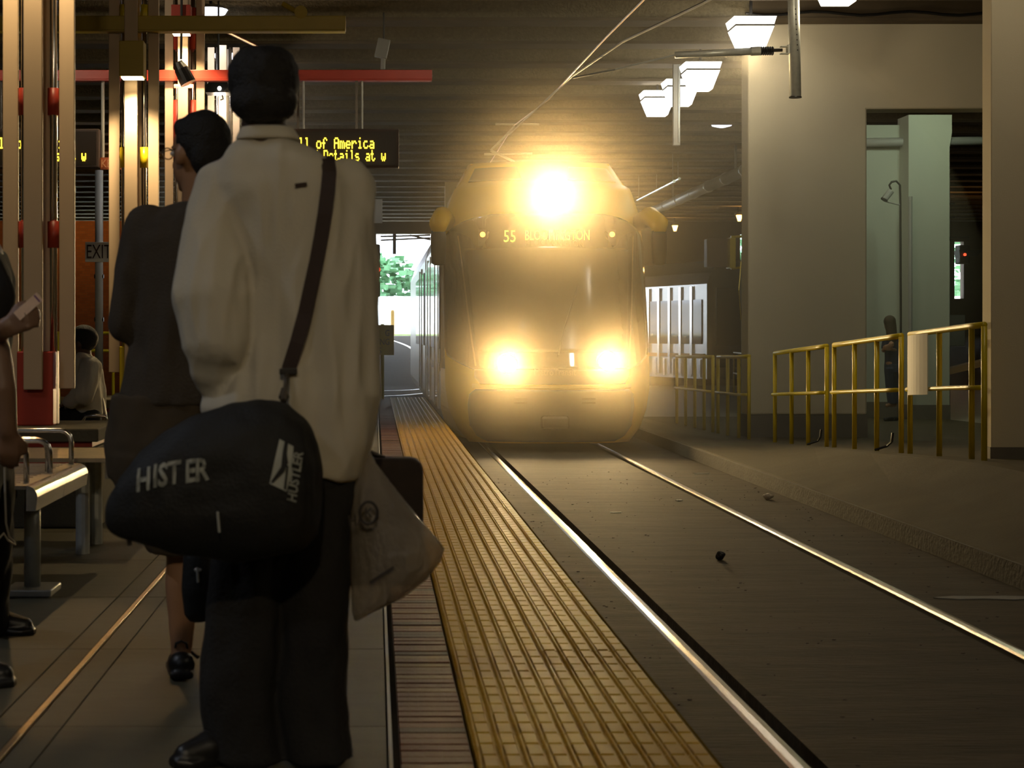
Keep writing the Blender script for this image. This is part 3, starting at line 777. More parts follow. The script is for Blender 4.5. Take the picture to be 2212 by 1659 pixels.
disc(-3.7, None, 15.6, 'added light above the left platform aimed at the exit sign', 130, (1.0, .86, .62), aim=(-3.7, 23, 1.6))  # added out of view to brighten the EXIT plate and left background
disc(0.7, None, 16.2, 'added light above the platform out of view aimed at the train nose', 45, (1.0, .84, .55), aim=(2.0, 21.8, 2.6))  # extra light, put in to lift the yellow cab front
disc(3.9, None, 15.0, 'added light above the track out of view aimed at the pier', 190, (1.0, .86, .58), aim=(6.2, 22.6, 2.2))  # added above the frame so the pier face reads brighter
# green-white strip light in the room behind the fence
e = thing('strip_light', 'fluorescent strip light in the room behind the fence', 'lamp', (8.9, 26.6, 5.6))
MB().span((8.2, 26.4, 5.62), (9.9, 26.6, 6.0)).build('batten', m_graypaint, e)
MB().tube([(8.25, 26.5, 5.59), (9.85, 26.5, 5.59)], .02, 10).build('tube', M('lit_green_tube', (.8, .9, .8), .4, emit=(.85, 1.0, .8), es=6), e)
lamp('strip_glow', 'POINT', (9.0, 26.5, 5.45), 90, (0.86, 1.0, 0.70), e, .2)
# sodium lamp far right and an added one far left
def sodium(x, y, d, label, power=25):
    c = px(x, y, d); e = thing('sodium_or_added_lamp', label, 'lamp', c, 'orange wall lamps, real and added')
    MB().span(c + Vector((-.10, .02, .08)), c + Vector((.10, .3, .16))).build('hood', m_blk2, e)
    MB().tube([c + Vector((0, .15, .12)), Vector((c.x, c.y + .15, ZC + .01))], .025, 6).build('stem', m_blk2, e)
    MB().loft([[c + Vector((a, b, .08)) for a, b in ((-.09, -.09), (.09, -.09), (.09, .09), (-.09, .09))], [c + Vector((a, b, -.12)) for a, b in ((-.04, -.04), (.04, -.04), (.04, .04), (-.04, .04))]]).build('lens', m_sodium, e)
    lamp('sodium_glow', 'POINT', c + Vector((0, -.25, -.1)), power, (1.0, .5, .12), e, .1)
sodium(1597, 470, 55, 'orange lamp glowing just left of the pier')
sodium(1458, 492, 60, 'orange lamp glowing above the second car')
sodium(2034, 497, 50, 'orange lamp glowing beside the far signal pole')
sodium(150, 420, 38.5, 'orange lamp added to light the brick wall', 40)  # unseen lamp, added for the orange light on the bricks

# ================================================================== FENCES ON THE WALKWAY
FX = 4.76
def fence(pxs, label, ext=0.0):
    ds = [FX * F / (p - CX) for p in pxs]
    e = thing('yellow_fence', label, 'fence', (FX, sum(ds) / len(ds), ramp(ds[0])), 'yellow pipe fence panels')
    for d in ds:
        MB().tube([(FX, d, ramp(d) - .02), (FX, d, ramp(d) + 1.05)], .024, 10).build('post', m_yel, e, smooth=True)
    d0, d1 = ds[0] + ext, ds[-1] - ext
    n = 6
    yy2 = [d0 + (d1 - d0) * k / n for k in range(n + 1)]
    MB().tube([(FX, y, ramp(y) + 1.06) for y in yy2], .026, 10).build('top_rail', m_yel, e, smooth=True)
    MB().tube([(FX - .028, y, ramp(y) + .57) for y in yy2], .02, 10).build('middle_rail', m_yel, e, smooth=True)
    return e
fence([1462, 1481, 1501, 1521, 1540], 'farthest yellow fence panel left of the pier')
fence([1551, 1572, 1596, 1618], 'yellow fence panel ending against the pier')
fence([1674, 1710, 1746, 1786], 'yellow fence panel standing before the pier face')
fence([1802, 1846, 1894, 1947], 'yellow fence panel in front of the standing woman')
fence([1966, 2029, 2099, 2126], 'tallest yellow fence panel against the right column')
d = FX * F / (1996 - CX)
MB_ = MB()
n = 8
for_pts = []
ra, rb = [], []
for k in range(n + 1):
    y = FX * F / (1975 - CX) + (FX * F / (2018 - CX) - FX * F / (1975 - CX)) * k / n
    bow = .035 * math.sin(math.pi * k / n)
    for_pts.append((y, bow))
rings = []
for y, bow in for_pts:
    zb_, zt_ = ramp(y) + .52, ramp(y) + 1.04
    rings.append([Vector((FX - .06 - bow, y, zb_)), Vector((FX - .06 - bow, y, zt_)), Vector((FX - .052 - bow, y, zt_)), Vector((FX - .052 - bow, y, zb_))])
o = MB_.loft(rings).build('notice_sheet', m_white, None, smooth=False); setp(o, 'pale bowed plastic sheet tied to the yellow fence', 'sheet')
for k, (p1, p2) in enumerate((((1776, 964), (1782, 935)), ((1927, 972), (1938, 936)))):
    q1, q2 = FX * F / (p1[0] - CX), FX * F / (p2[0] - CX)
    o = MB().tube([(FX - .16, q1, ramp(q1) + .02), (FX - .06, q1 - .05, ramp(q1) + .06), (FX - .05, q2, ramp(q2) + .10), (FX - .04, q2, ramp(q2) + .18)], .012, 6).build('cable_stub', m_black)
    setp(o, ('black cable stub at the foot of the fence before the pier', 'black cable stub at the foot of the fence near the woman')[k], 'cable', 'cable stubs')
# far yellow railing along the second track and at the left
def railing(pts, label, zs=(.55, 1.05), posts=4, r=.022):
    e = thing('yellow_railing', label, 'railing', pts[0])
    for z in zs: MB().tube([Vector(p) + Vector((0, 0, z)) for p in pts], r, 8).build('rail', m_yel, e)
    for k in range(posts):
        t = k / max(1, posts - 1); p = Vector(pts[0]).lerp(Vector(pts[-1]), t); MB().tube([p, p + Vector((0, 0, zs[-1]))], r, 8).build('post', m_yel, e)
railing([(-5.2, 24, ZP), (-2.9, 24, ZP)], 'thin yellow railing behind the seated man', zs=(.86, 1.11), posts=4)
railing([(8.8, 42, 0), (7.9, 34, 0)], 'dim yellow railing between second car and pier', zs=(.5, 1.0), posts=7)

# crossing signal, diamond sign, far poles ------------------------------
c = px(1553, 547, 33)
e = thing('crossing_signal', 'dark signal box with yellow edge beside the pier', 'signal', (c.x, 33, 0))
MB().box(c, (.52, .3, .55)).build('signal_box', M('dark_red_box', (.09, .05, .03), .5), e, bevel=.02)
MB().box(px(1579, 547, 32.8), (.11, .34, .58)).build('box_edge', m_yel, e)
MB().tube([px(1579, 512, 32.8), px(1608, 510, 32.8)], .025, 6).build('bracket', m_yel, e); MB().tube([px(1579, 580, 32.8), px(1612, 577, 32.8)], .025, 6).build('bracket', m_yel, e)
q = px(1608, 510, 33); MB().tube([(q.x + .05, 33, 0), (q.x + .05, 33, q.z + .6)], .05, 8).build('pole', m_graypaint, e)
c = px(1600, 628, 27)
e = thing('warning_sign', 'yellow diamond sign seen edge-on beside the pier', 'sign', (c.x, 27, 0))
hw_, hh_ = .10, .46
dm = [c + Vector((-.10, -.30, 0)), c + Vector((0, 0, hh_)), c + Vector((.10, .30, 0)), c + Vector((0, 0, -hh_))]
MB().prism(dm, (.012, -.004, 0)).build('sign_plate', m_yel, e)
MB().prism([v + Vector((.014, -.004, 0)) for v in dm], (.01, 0, 0)).build('sign_back', m_trim, e)
MB().box(c + Vector((-.012, 0, .02)), (.004, .28, .04), Matrix.Rotation(math.radians(-18), 3, 'Z')).build('symbol', m_black, e)
MB().tube([(c.x + .04, 27.02, 0), (c.x + .04, 27.02, c.z + .6)], .03, 8).build('post', m_galv, e)
# pole with red signal in the gap behind the fence
dS = 34.0
e = thing('signal_pole', 'grey pole with hooded signal showing a small red light', 'signal', (px(2045, 800, dS).x, dS, 0))
MB().tube([(px(2045, 800, dS).x, dS, 0), px(2045, 385, dS)], .065, 12).build('pole', m_graypaint, e, smooth=True)
MB().tube([px(2032, 518, dS - .1), px(2092, 514, dS - .1)], .04, 8).build('bracket_arm', m_blk2, e)
hd = MB().span(px(2068, 530, dS) + Vector((0, -.15, 0)), px(2090, 570, dS) + Vector((0, .15, 0))).build('signal_head', m_black, e, bevel=.02)
MB().prism([px(2072, 540, dS - .2), px(2122, 541, dS - .2), px(2112, 552, dS - .2), px(2074, 556, dS - .2)], (0, .3, 0)).build('hood', m_black, hd)
c = px(2084, 550, dS - .24); MB().tube([c, c - Vector((0, .02, 0))], .028, 10).build('lens', m_redlamp, hd)
MB().span(px(2030, 680, dS - .3), px(2078, 748, dS - .1)).build('control_cabinet', M('cabinet_grey', (.16, .17, .15), .5), e, bevel=.02)
for yv in (440, 470): MB().tube([px(2030, yv, dS - .08), px(2062, yv, dS - .08)], .02, 6).build('strap', m_blk2, e)
# security camera on the conduit
dcam = DG - 1.0
e = thing('security_camera', 'bullet camera on a gooseneck pole by the pale wall', 'camera', px(1940, 440, dcam))
MB().tube([px(1910, 431, dcam), px(1925, 412, dcam)], .055, 14).build('camera_body', m_graypaint, e, smooth=False)
MB().tube([px(1909, 433, dcam), px(1911, 430, dcam)], .058, 14).build('camera_lens', m_black, e)
MB().tube([px(1925, 410, dcam), px(1921, 400, dcam), px(1926, 393, dcam), px(1936, 391, dcam), px(1944, 400, dcam), px(1945, 440, dcam), px(1946, 700, dcam), px(1946, 879, dcam)], .018, 8).build('gooseneck', m_blk2, e, smooth=True)
MB().tube([px(1917, 436, dcam), px(1945, 443, dcam)], .015, 6).build('arm', m_graypaint, e)
# pipe through the room behind
o = MB().tube([px(1780, 309, DG - .15), px(2200, 303, DG - .15)], .075, 12).build('ceiling_pipe', m_graypaint, None, smooth=True); setp(o, 'insulated pipe hung below the ceiling behind the header', 'pipe')
# wooden plank / cart behind the fence at right
o = MB().box(px(2095, 790, 30), (1.0, .35, .10), Matrix.Rotation(math.radians(-14), 3, 'Y')).build('wooden_board', M('board_wood', (.34, .19, .08), .7), None); setp(o, 'tilted brown board low behind the fence by the column', 'board')

# ================================================================== LITTER ON THE TRACK
def crumple(c, r, mat, label, name, seed, flat=.6):
    mb = MB(); mb.ell(c, (r, r * .8, r * flat), nu=14, nv=9)
    for i, v in enumerate(mb.v):
        d_ = v - Vector(c); v += d_ * .35 * noise.noise(v * 38 + Vector((seed, 0, 0)))
    o = mb.build(name, mat, None); setp(o, label, 'litter'); return o
def gp(x, y, z=0.0):
    d = F * (H - z) / (y - CY); return Vector(((x - CX) * d / F, d, z))
q = gp(1659, 1080); crumple(q + Vector((0, 0, .03)), .045, M('cup_paper', (.55, .48, .36), .6), 'pale crumpled cup by the kerb', 'crumpled_cup', 3)
q = gp(1556, 1210); crumple(q + Vector((0, 0, .028)), .03, m_black, 'dark round lump lying between the rails', 'dark_lump', 5, .95)
q = gp(1467, 1082); o = MB().box(q + Vector((0, 0, .006)), (.05, .04, .006), Matrix.Rotation(.4, 3, 'Z')).build('paper_scrap', m_white); setp(o, 'tiny white scrap between the rails', 'litter')
q = gp(1516, 1024); o = MB().box(q + Vector((0, 0, .008)), (.16, .012, .008), Matrix.Rotation(.15, 3, 'Z')).build('straw', m_white); setp(o, 'pale drinking straw beyond the right rail', 'litter')
q = gp(1330, 1108); o = MB().box(q + Vector((0, 0, .005)), (.09, .02, .004)).build('paper_strip', m_graypaint); setp(o, 'grey paper strip between the rails nearer the train', 'litter')
rs = random.Random(4)
mb = MB()
for k in range(420):
    x = rs.choice((rs.uniform(.95, 1.3), rs.uniform(1.55, 2.8), rs.uniform(3.0, 3.6))); y = rs.uniform(4.8, 18)
    w = rs.uniform(.003, .007); mb.ell((x, y, w * .3), (w * rs.uniform(.8, 2), w, w * .5), nu=5, nv=3)
o = mb.build('grit', M('grit', (.10, .08, .06), .8, var=.6, scale=50), None); setp(o, 'scattered grit on the trackway', 'grit', kind='stuff')
q = gp(2150, 1292); mb = MB(); n = 14  # thin pale sheet that paints a streak of light on the ground
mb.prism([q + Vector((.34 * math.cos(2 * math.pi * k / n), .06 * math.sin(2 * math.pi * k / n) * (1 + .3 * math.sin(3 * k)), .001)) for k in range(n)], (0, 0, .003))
o = mb.build('light_streak', M('painted_light', (.20, .20, .20), .8, var=.3, scale=30)); setp(o, 'pale streak of light painted on the ground at the right edge', 'mark')

# ================================================================== COLUMN CLUSTERS ON THE PLATFORM
def cluster(x, d, colour, name_lbl, collars, ztop=5.2, lamp_at=None, base=True, ped=True):
    e = thing('column_cluster', name_lbl, 'column', (x, d, ZP), 'painted column clusters')
    for (ox, oy, w) in ((-.165, .02, .09), (.165, .02, .09), (0, -.15, .108), (0, .17, .108)):
        MB().span((x + ox - w / 2, d + oy - .02, ZP + .77), (x + ox + w / 2, d + oy + .02, ztop)).build('fin', m_cream, e, bevel=.006)
    for sx in (-.085, .085):
        tb = MB().tube([(x + sx, d + .02, ZP + .5), (x + sx, d + .02, ztop)], .022, 10).build('tube', m_chrome if True else m_galv, e, smooth=True)
        for za, zb_ in collars:
            MB().tube([(x + sx, d + .02, za), (x + sx, d + .02, zb_)], .036, 12).build('collar', colour, tb, smooth=True)
    if ped: MB().span((x - .105, d - .105, ZP + .56), (x + .105, d + .105, ZP + .99)).build('pedestal', colour, e, bevel=.008)
    return e
C1, C2, C3 = (-1.965, 10.0), (-2.02, 14.34), (-2.0, 18.0)
z1 = lambda y: H + (CY - y) / 370.0
z2 = lambda y: H + (CY - y) / 258.0
z3 = lambda y: H + (CY - y) / 206.0
cluster(*C1, m_red, 'nearest cream column cluster with red collars and red pedestal', [(z1(248), z1(190)), (z1(535), z1(478))])
cluster(*C2, m_yel, 'middle cream column cluster with yellow collars and lamp box', [(z2(362), z2(318)), (z2(50), z2(10))])
cluster(*C3, m_red, 'farther cream column cluster with red collars behind the dark-haired heads', [(z3(105), z3(15)), (z3(340), z3(215))])
cluster(-1.98, 22.4, m_cream, 'farthest cream column cluster with hanging lantern', [], ped=True)
def pedestal(x, d, label, w=.80):
    e = thing('column_plinth', label, 'plinth', (x, d, ZP), 'striped concrete plinths')
    zt_ = ZP + .56
    MB().span((x - w / 2, d - .40, ZP), (x + w / 2, d + .5, ZP + .36)).build('block', m_apron, e, bevel=.01)
    MB().span((x - w / 2 + .03, d - .37, ZP + .36), (x + w / 2 - .03, d + .47, ZP + .40)).build('red_band', m_red, e)
    MB().span((x - w / 2, d - .40, ZP + .40), (x + w / 2, d + .5, ZP + .455)).build('middle_course', m_apron, e, bevel=.006)
    MB().span((x - w / 2 + .03, d - .37, ZP + .455), (x + w / 2 - .03, d + .47, ZP + .485)).build('red_band', m_red, e)
    MB().span((x - w / 2 - .01, d - .41, ZP + .485), (x + w / 2 + .01, d + .51, zt_)).build('top_course', m_apron, e, bevel=.008)
pedestal(-1.96, 10.0, 'striped concrete plinth behind the steel bench')
pedestal(-2.02, 14.34, 'striped concrete plinth under the middle column cluster')
pedestal(-2.0, 18.0, 'striped concrete plinth under the farther red cluster')
pedestal(-1.98, 22.4, 'striped concrete plinth under the farthest cluster')
# cross beams
def beam(x0, x1, d, z0, z1_, mat, label):
    e = thing('cross_beam', label, 'beam', ((x0 + x1) / 2, d, z0), 'coloured cross beams')
    MB().span((x0, d - .05, z0), (x1, d + .05, z1_)).build('beam_box', mat, e, bevel=.006)
    MB().span((x0 + .02, d - .055, z0 - .012), (x1 - .004, d + .055, z0)).build('bottom_flange', mat, e)
    return e
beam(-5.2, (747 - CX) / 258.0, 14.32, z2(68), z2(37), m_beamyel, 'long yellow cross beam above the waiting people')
beam(-4.8, .6, 18.0, z3(172), z3(151), m_red, 'red cross beam carrying the message signs')
e = thing('beam_knuckle', 'yellow rod end and knuckle above the long yellow beam', 'bracket', px(645, 35, 14.3))
MB().tube([px(610, 8, 14.3), px(640, 25, 14.3)], .022, 8).build('rod', m_beamyel, e); MB().tube([px(650, 26, 14.26), px(650, 26, 14.34)], .055, 14).build('knuckle', m_beamyel, e)
o = MB().tube([px(480, 60, 14.36), px(484, 66, 14.8), px(550, 98, 16.0), px(620, 152, 17.96)], .014, 6).build('brace_rod', m_red); setp(o, 'thin red diagonal brace rod beside the tall head', 'rod')
# lamp boxes on clusters
def lampbox(c, mat, label, power, w=.20, h=.29, floor=None):
    c = Vector(c)
    e = thing('lamp_box', label, 'lamp', c, 'column lamps')
    MB().span(c + Vector((-w / 2, -.09, 0)), c + Vector((w / 2, .07, h))).build('box', mat, e, bevel=.006)
    MB().span(c + Vector((-.03, .06, h * .4)), c + Vector((.03, .20, h * .6))).build('mounting_arm', m_blk2, e)
    MB().span(c + Vector((-w / 2 + .015, -.08, -.012)), c + Vector((w / 2 - .015, .06, 0))).build('lens', m_warmglow, e)
    lamp('column_glow', 'SPOT', c + Vector((0, -.05, -.05)), power, (1.0, .74, .40), e, .05, aim=c + Vector((0, .02, -3)), cone=125, blend=.9)
    if floor: lamp('floor_glow', 'SPOT', c + Vector((0, -.12, .02)), power * 1.15, (1.0, .58, .22), e, .04, aim=c + Vector(floor), cone=22, blend=.35)
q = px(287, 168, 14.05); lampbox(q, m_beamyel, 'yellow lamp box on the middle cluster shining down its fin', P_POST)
lampbox((C1[0], C1[1] - .32, 4.15), m_red, 'lamp box on the nearest cluster just above the view', P_POST * .75, floor=(.55, -3.7, -3.8))
lampbox((C3[0], C3[1] - .28, 4.55), m_red, 'lamp box high on the farther red cluster', P_POST * 1.2)
q = px(310, 178, 14.5); MB().tube([q + Vector((0, 0, .02)), q], .03, 10)
# spotlight clamp on third cluster
e = thing('spotlight', 'black tilted spotlight on the farther red cluster', 'lamp', px(395, 160, 17.6))
MB().tube([px(384, 135, 17.6), px(392, 150, 17.6), px(407, 180, 17.6)], [.05, .075, .085], 14).build('can', m_black, e)
MB().tube([px(391, 128, 17.6), px(392, 65, 17.6), Vector((px(392, 0, 17.6).x, 17.6, ZC + .01))], .014, 6).build('drop_rod', m_blk2, e)
MB().tube([px(376, 186, 17.7), px(418, 186, 17.7)], .02, 8).build('lit_rim', M('lit_rim', (.8, .4, .2), .4, emit=(1, .35, .12), es=2.0), e)
lamp('spot_glow', 'POINT', px(397, 200, 17.55), 9, (1.0, .6, .38), e, .04)
# lantern behind
e = thing('hanging_lantern', 'dark trapezoid lantern with bright bulb beside the tall head', 'lamp', px(472, 205, 21.5))
q0, q1 = px(472, 178, 21.5), px(472, 203, 21.5)
MB().loft([[q1 + Vector((a * .15, b * .15, 0)) for a, b in ((-1, -1), (1, -1), (1, 1), (-1, 1))], [q0 + Vector((a * .115, b * .115, 0)) for a, b in ((-1, -1), (1, -1), (1, 1), (-1, 1))]]).build('shade', m_black, e)
MB().ell(px(474, 191, 21.3), (.025, .02, .028)).build('bulb', m_pend, e)
MB().tube([px(480, 205, 21.4), px(482, 214, 21.4), px(476, 216, 21.4)], .01, 6).build('hook', m_blk2, e)
MB().tube([px(472, 178, 21.5), Vector((px(472, 0, 21.5).x, 21.5, ZC + .01))], .012, 6).build('drop_rod', m_blk2, e)
lamp('lantern_glow', 'POINT', px(475, 222, 21.9), 22, (1.0, .80, .58), e, .06)

# ================================================================== LED MESSAGE SIGNS
FONT5 = {
 'M': '10001 11011 10101 10101 10001 10001 10001', 'a': '00000 00000 01110 00001 01111 10001 01111', 'l': '01100 00100 00100 00100 00100 00100 01110',
 'o': '00000 00000 01110 10001 10001 10001 01110', 'f': '00110 01001 01000 11100 01000 01000 01000', 'A': '01110 10001 10001 11111 10001 10001 10001',
 'm': '00000 00000 11010 10101 10101 10101 10101', 'e': '00000 00000 01110 10001 11111 10000 01110', 'r': '00000 00000 10110 11001 10000 10000 10000',
 'i': '00100 00000 01100 00100 00100 00100 01110', 'c': '00000 00000 01110 10000 10000 10001 01110', 'D': '11110 10001 10001 10001 10001 10001 11110',
 't': '01000 01000 11100 01000 01000 01001 00110', 's': '00000 00000 01110 10000 01110 00001 11110', 'w': '00000 00000 10001 10001 10101 10101 01010',
 'n': '00000 00000 10110 11001 10001 10001 10001', 'd': '00001 00001 01101 10011 10001 10001 01111', ' ': '00000 ' * 7}
def ledtext(e, text, x, z, d, p, pz=.0166):
    for ch in text:
        mb = MB()
        for r_, row in enumerate(FONT5[ch].split()):
            for c_, bit in enumerate(row):
                if bit == '1':
                    xx, zz = x + c_ * p, z - r_ * pz; h = p * .56; hz = pz * .46
                    mb.add([(xx + a * h, d + b, zz + c * hz) for b in (0, .008) for a, c in ((-1, -1), (1, -1), (1, 1), (-1, 1))],
                           [(0, 1, 2, 3), (0, 4, 5, 1), (1, 5, 6, 2), (2, 6, 7, 3), (3, 7, 4, 0)])
        if mb.v: mb.build('letter', m_led, e)['kind'] = 'stuff'
        x += p * 6
def ledsign(xr, d, label, l1x, l2x, wid=1.36):
    s_ = F / d
    X_ = lambda p: (p - CX) / s_
    Zv = lambda p: H + (CY - p) / s_
    x1 = X_(xr); x0 = x1 - wid
    e = thing('message_sign', label, 'sign', ((x0 + x1) / 2, d, Zv(362)), 'hanging message signs')
    MB().span((x0, d, Zv(362)), (x1, d + .16, Zv(278))).build('housing', M('sign_housing', (.05, .03, .02), .5, var=.2), e, bevel=.01)
    MB().span((x0 + .03, d - .004, Zv(357)), (x1 - .03, d + .004, Zv(284))).build('face', M('sign_face', (.022, .014, .008), .35, var=.2), e)
    ledtext(e, 'Mall of America', X_(l1x), Zv(299), d - .014, 12.7 / s_ / 6);
    ledtext(e, 'and Details at w', X_(l2x), Zv(326), d - .014, 11.3 / s_ / 6);
    for p_ in (655, 782):
        xq = X_(p_) if xr > 800 else X_(p_) - (860 - xr) / s_
        MB().tube([(xq, d + .08, Zv(278)), (xq, d + .08, z3(172))], .012, 6).build('hanger_rod', m_galv, e)
        MB().span((xq - .07, d + .06, Zv(278)), (xq - .045, d + .1, z3(172))).build('hanger_strap', m_trim, e)
ledsign(862, 17.9, 'amber message sign right of the man in the white shirt', 621, 655)
ledsign(214, 17.9, 'amber message sign behind the nearest column cluster', -26, 8)

# ================================================================== SMALL SIGNS AND POLES
e = thing('exit_sign', 'white EXIT sign on a grey pole before the brick wall', 'sign', (px(214, 755, 22).x, 22, ZP))
q = px(214, 543, 22)
MB().tube([(q.x, 22, ZP), (q.x, 22, px(0, 368, 22).z)], .052, 12).build('pole', m_graypaint, e, smooth=True)
pl = MB().span(px(184, 566, 21.93), px(245, 523, 21.95)).build('plate', m_white, e, bevel=.004)
lettering('letters', 'EXIT', .255, M('sign_black', (.04, .02, .015), .5), pl, facing(px(213, 545, 21.92)), sx=.62)
for yv in (597, 690): MB().tube([px(204, yv, 22) - Vector((0, .0, 0)), px(224, yv, 22)], .03, 8).build('strap', m_blk2, e)
e = thing('ticket_sign', 'small orange hanging sign reading KE beside the middle cluster', 'sign', px(245, 365, 18))
MB().span(px(217, 366, 17.98), px(276, 341, 18.02)).build('plate', M('orange_sign', (.40, .10, .03), .5), e)
lettering('letters', 'KE', .12, M('sign_tan', (.6, .3, .15), .5), e, facing(px(229, 354, 17.96)), sx=.8)
MB().tube([px(222, 341, 18.0), Vector((px(222, 0, 18.0).x, 18.0, z3(172)))], .018, 6).build('hanger', m_graypaint, e)
e = thing('yellow_notice', 'yellow lettered sign beside the street opening', 'sign', (px(836, 765, 29).x, 29, ZP))
MB().span(px(800, 767, 29), px(851, 702, 29.02)).build('plate', m_yel, e, bevel=.003)
for t_, yv, xv in (('G', 720, 842), ('KING', 739, 842), ('S', 758, 824)):
    lettering('letters', t_, .15, MATS['sign_black'], e, facing(px(xv, yv, 28.985)), align='RIGHT', sx=.75)
MB().tube([(px(826, 0, 29.06).x, 29.06, ZP), px(826, 700, 29.06)], .03, 8).build('post', m_yel, e)
e = thing('white_notice', 'white plate sign half behind the white shirt shoulder', 'sign', (px(806, 480, 27).x, 27, ZP))
pl = MB().span(px(780, 482, 27), px(826, 430, 27.02)).build('plate', m_white, e, bevel=.004)
lettering('letters', '5', .13, m_black, pl, facing(px(802, 441, 26.98)), sx=.8); lettering('letters', '0', .2, m_black, pl, facing(px(802, 458, 26.98)), sx=.7)
MB().tube([(px(800, 0, 27.06).x, 27.06, ZP), px(800, 440, 27.06)], .035, 8).build('post', m_graypaint, e)
e = thing('track_signal', 'black track signal with red light behind the white shirt', 'signal', (px(808, 660, 28).x, 28, ZP))
MB().tube([(px(806, 0, 28).x, 28, ZP), px(806, 500, 28)], .05, 8).build('post', m_blk2, e)
for yv in (545, 582, 625):
    MB().span(px(798, yv + 16, 27.9), px(821, yv - 16, 28.1)).build('signal_head', m_black, e, bevel=.02)
c = px(817, 582, 27.86); MB().tube([c + Vector((0, .04, 0)), c], .04, 10).build('lens', m_redlamp, e)
e = thing('ceiling_speaker', 'grey box speaker hung from the ceiling left of the wires', 'speaker', px(827, 150, 22))
MB().box(px(826, 105, 22), (.16, .14, .24), Matrix.Rotation(.22, 3, 'Y')).build('box', m_graypaint, e, bevel=.01)
MB().tube([px(828, 122, 22), px(827, 149, 22)], .03, 8).build('stem', m_graypaint, e)
MB().tube([px(829, 92, 22), Vector((px(829, 0, 22).x, 22, ZC - .42))], .012, 6).build('hanger', m_blk2, e)

# ================================================================== STEEL BENCH
bx0, bx1, by0, by1, bz = -3.1, -1.335, 6.8, 8.0, ZP + .486
bn = thing('steel_bench', 'polished steel double bench in front of the striped plinth', 'bench', ((bx0 + bx1) / 2, (by0 + by1) / 2, ZP))
for (ya, yb_) in ((by0, (by0 + by1) / 2 - .004), ((by0 + by1) / 2 + .004, by1)):
    MB().span((bx0, ya, bz - .015), (bx1 - .05, yb_, bz)).build('seat', M('bench_steel', (.5, .42, .3), .35, .8, var=.25, scale=12), bn)
    pr = []
    for k in range(6):
        a = math.pi / 2 * k / 5; pr.append((bx1 - .05 + .045 * math.sin(a), bz - .045 + .045 * math.cos(a)))
    pr += [(bx1 - .012, bz - .10), (bx1 - .05, bz - .10)]
    MB().prism([(a, ya, b) for a, b in pr], (0, yb_ - ya, 0)).build('rolled_end', m_chrome, bn)
nslot = 14
for k in range(nslot):
    y = by0 + .05 + (by1 - by0 - .1) * k / (nslot - 1)
    MB().span((bx0 + .05, y - .006, bz), (bx1 - .1, y + .006, bz + .003)).build('seat_slat', m_chrome, bn)
MB().span((bx0, by0 + .02, bz - .06), (bx1 - .10, by0 + .08, bz - .016)).build('front_rail', m_black, bn, bevel=.01)
MB().span((bx0, by1 - .08, bz - .06), (bx1 - .10, by1 - .02, bz - .016)).build('rear_rail', m_black, bn, bevel=.01)
def hoop(x, ya, yb_, h, nm='armrest'):
    pts = [(x, ya, bz - .01), (x, ya, bz + h - .05)] + [(x, ya + .05 - .05 * math.cos(a), bz + h - .05 + .05 * math.sin(a)) for a in (.5, 1.0, 1.57)] + \
          [(x, yb_ - .05 + .05 * math.sin(a), bz + h - .05 + .05 * math.cos(a)) for a in (0, .5, 1.0, 1.57)] + [(x, yb_, bz - .01)]
    MB().tube(pts, .012, 8).build(nm, m_chrome, bn, smooth=True)
def hoopx(xa, xb, y, h):
    pts = [(xa, y, bz - .01), (xa, y, bz + h - .05)] + [(xa + .05 - .05 * math.cos(a), y, bz + h - .05 + .05 * math.sin(a)) for a in (.5, 1.0, 1.57)] + \
          [(xb - .05 + .05 * math.sin(a), y, bz + h - .05 + .05 * math.cos(a)) for a in (0, .5, 1.0, 1.57)] + [(xb, y, bz - .01)]
    MB().tube(pts, .012, 8).build('armrest', m_chrome, bn, smooth=True)
hoopx(-1.95, px(57, 0, 7.0).x, 7.0, .16); hoopx(-2.0, px(108, 0, 7.45).x, 7.45, .14); hoopx(-2.0, px(103, 0, 7.52).x, 7.52, .14); hoopx(-2.0, px(154, 0, 7.95).x, 7.95, .155)
for x in (px(70, 0, 7.2).x, -2.8):
    lg = MB().tube([(x, 7.2, ZP + .02), (x, 7.2, bz - .02)], .035, 14).build('leg', m_galv, bn, smooth=True)
    MB().span((x - .10, 7.08, ZP), (x + .10, 7.32, ZP + .03)).build('foot_plate', m_galv, lg, bevel=.006)
# second bench end peeking out by the dark shirted man
bn = thing('far_steel_bench', 'steel bench end glimpsed behind the dark-shirted man', 'bench', (-1.7, 8.7, ZP))
MB().span((-2.1, 8.32, bz - .02), (-1.31, 9.1, bz)).build('seat', MATS['bench_steel'], bn)
MB().span((-1.31, 8.32, bz - .10), (-1.285, 9.1, bz)).build('rolled_end', m_chrome, bn)
for yv in (8.5, 8.9): MB().tube([(-1.45, yv, ZP), (-1.45, yv, bz - .02)], .035, 12).build('leg', m_galv, bn)

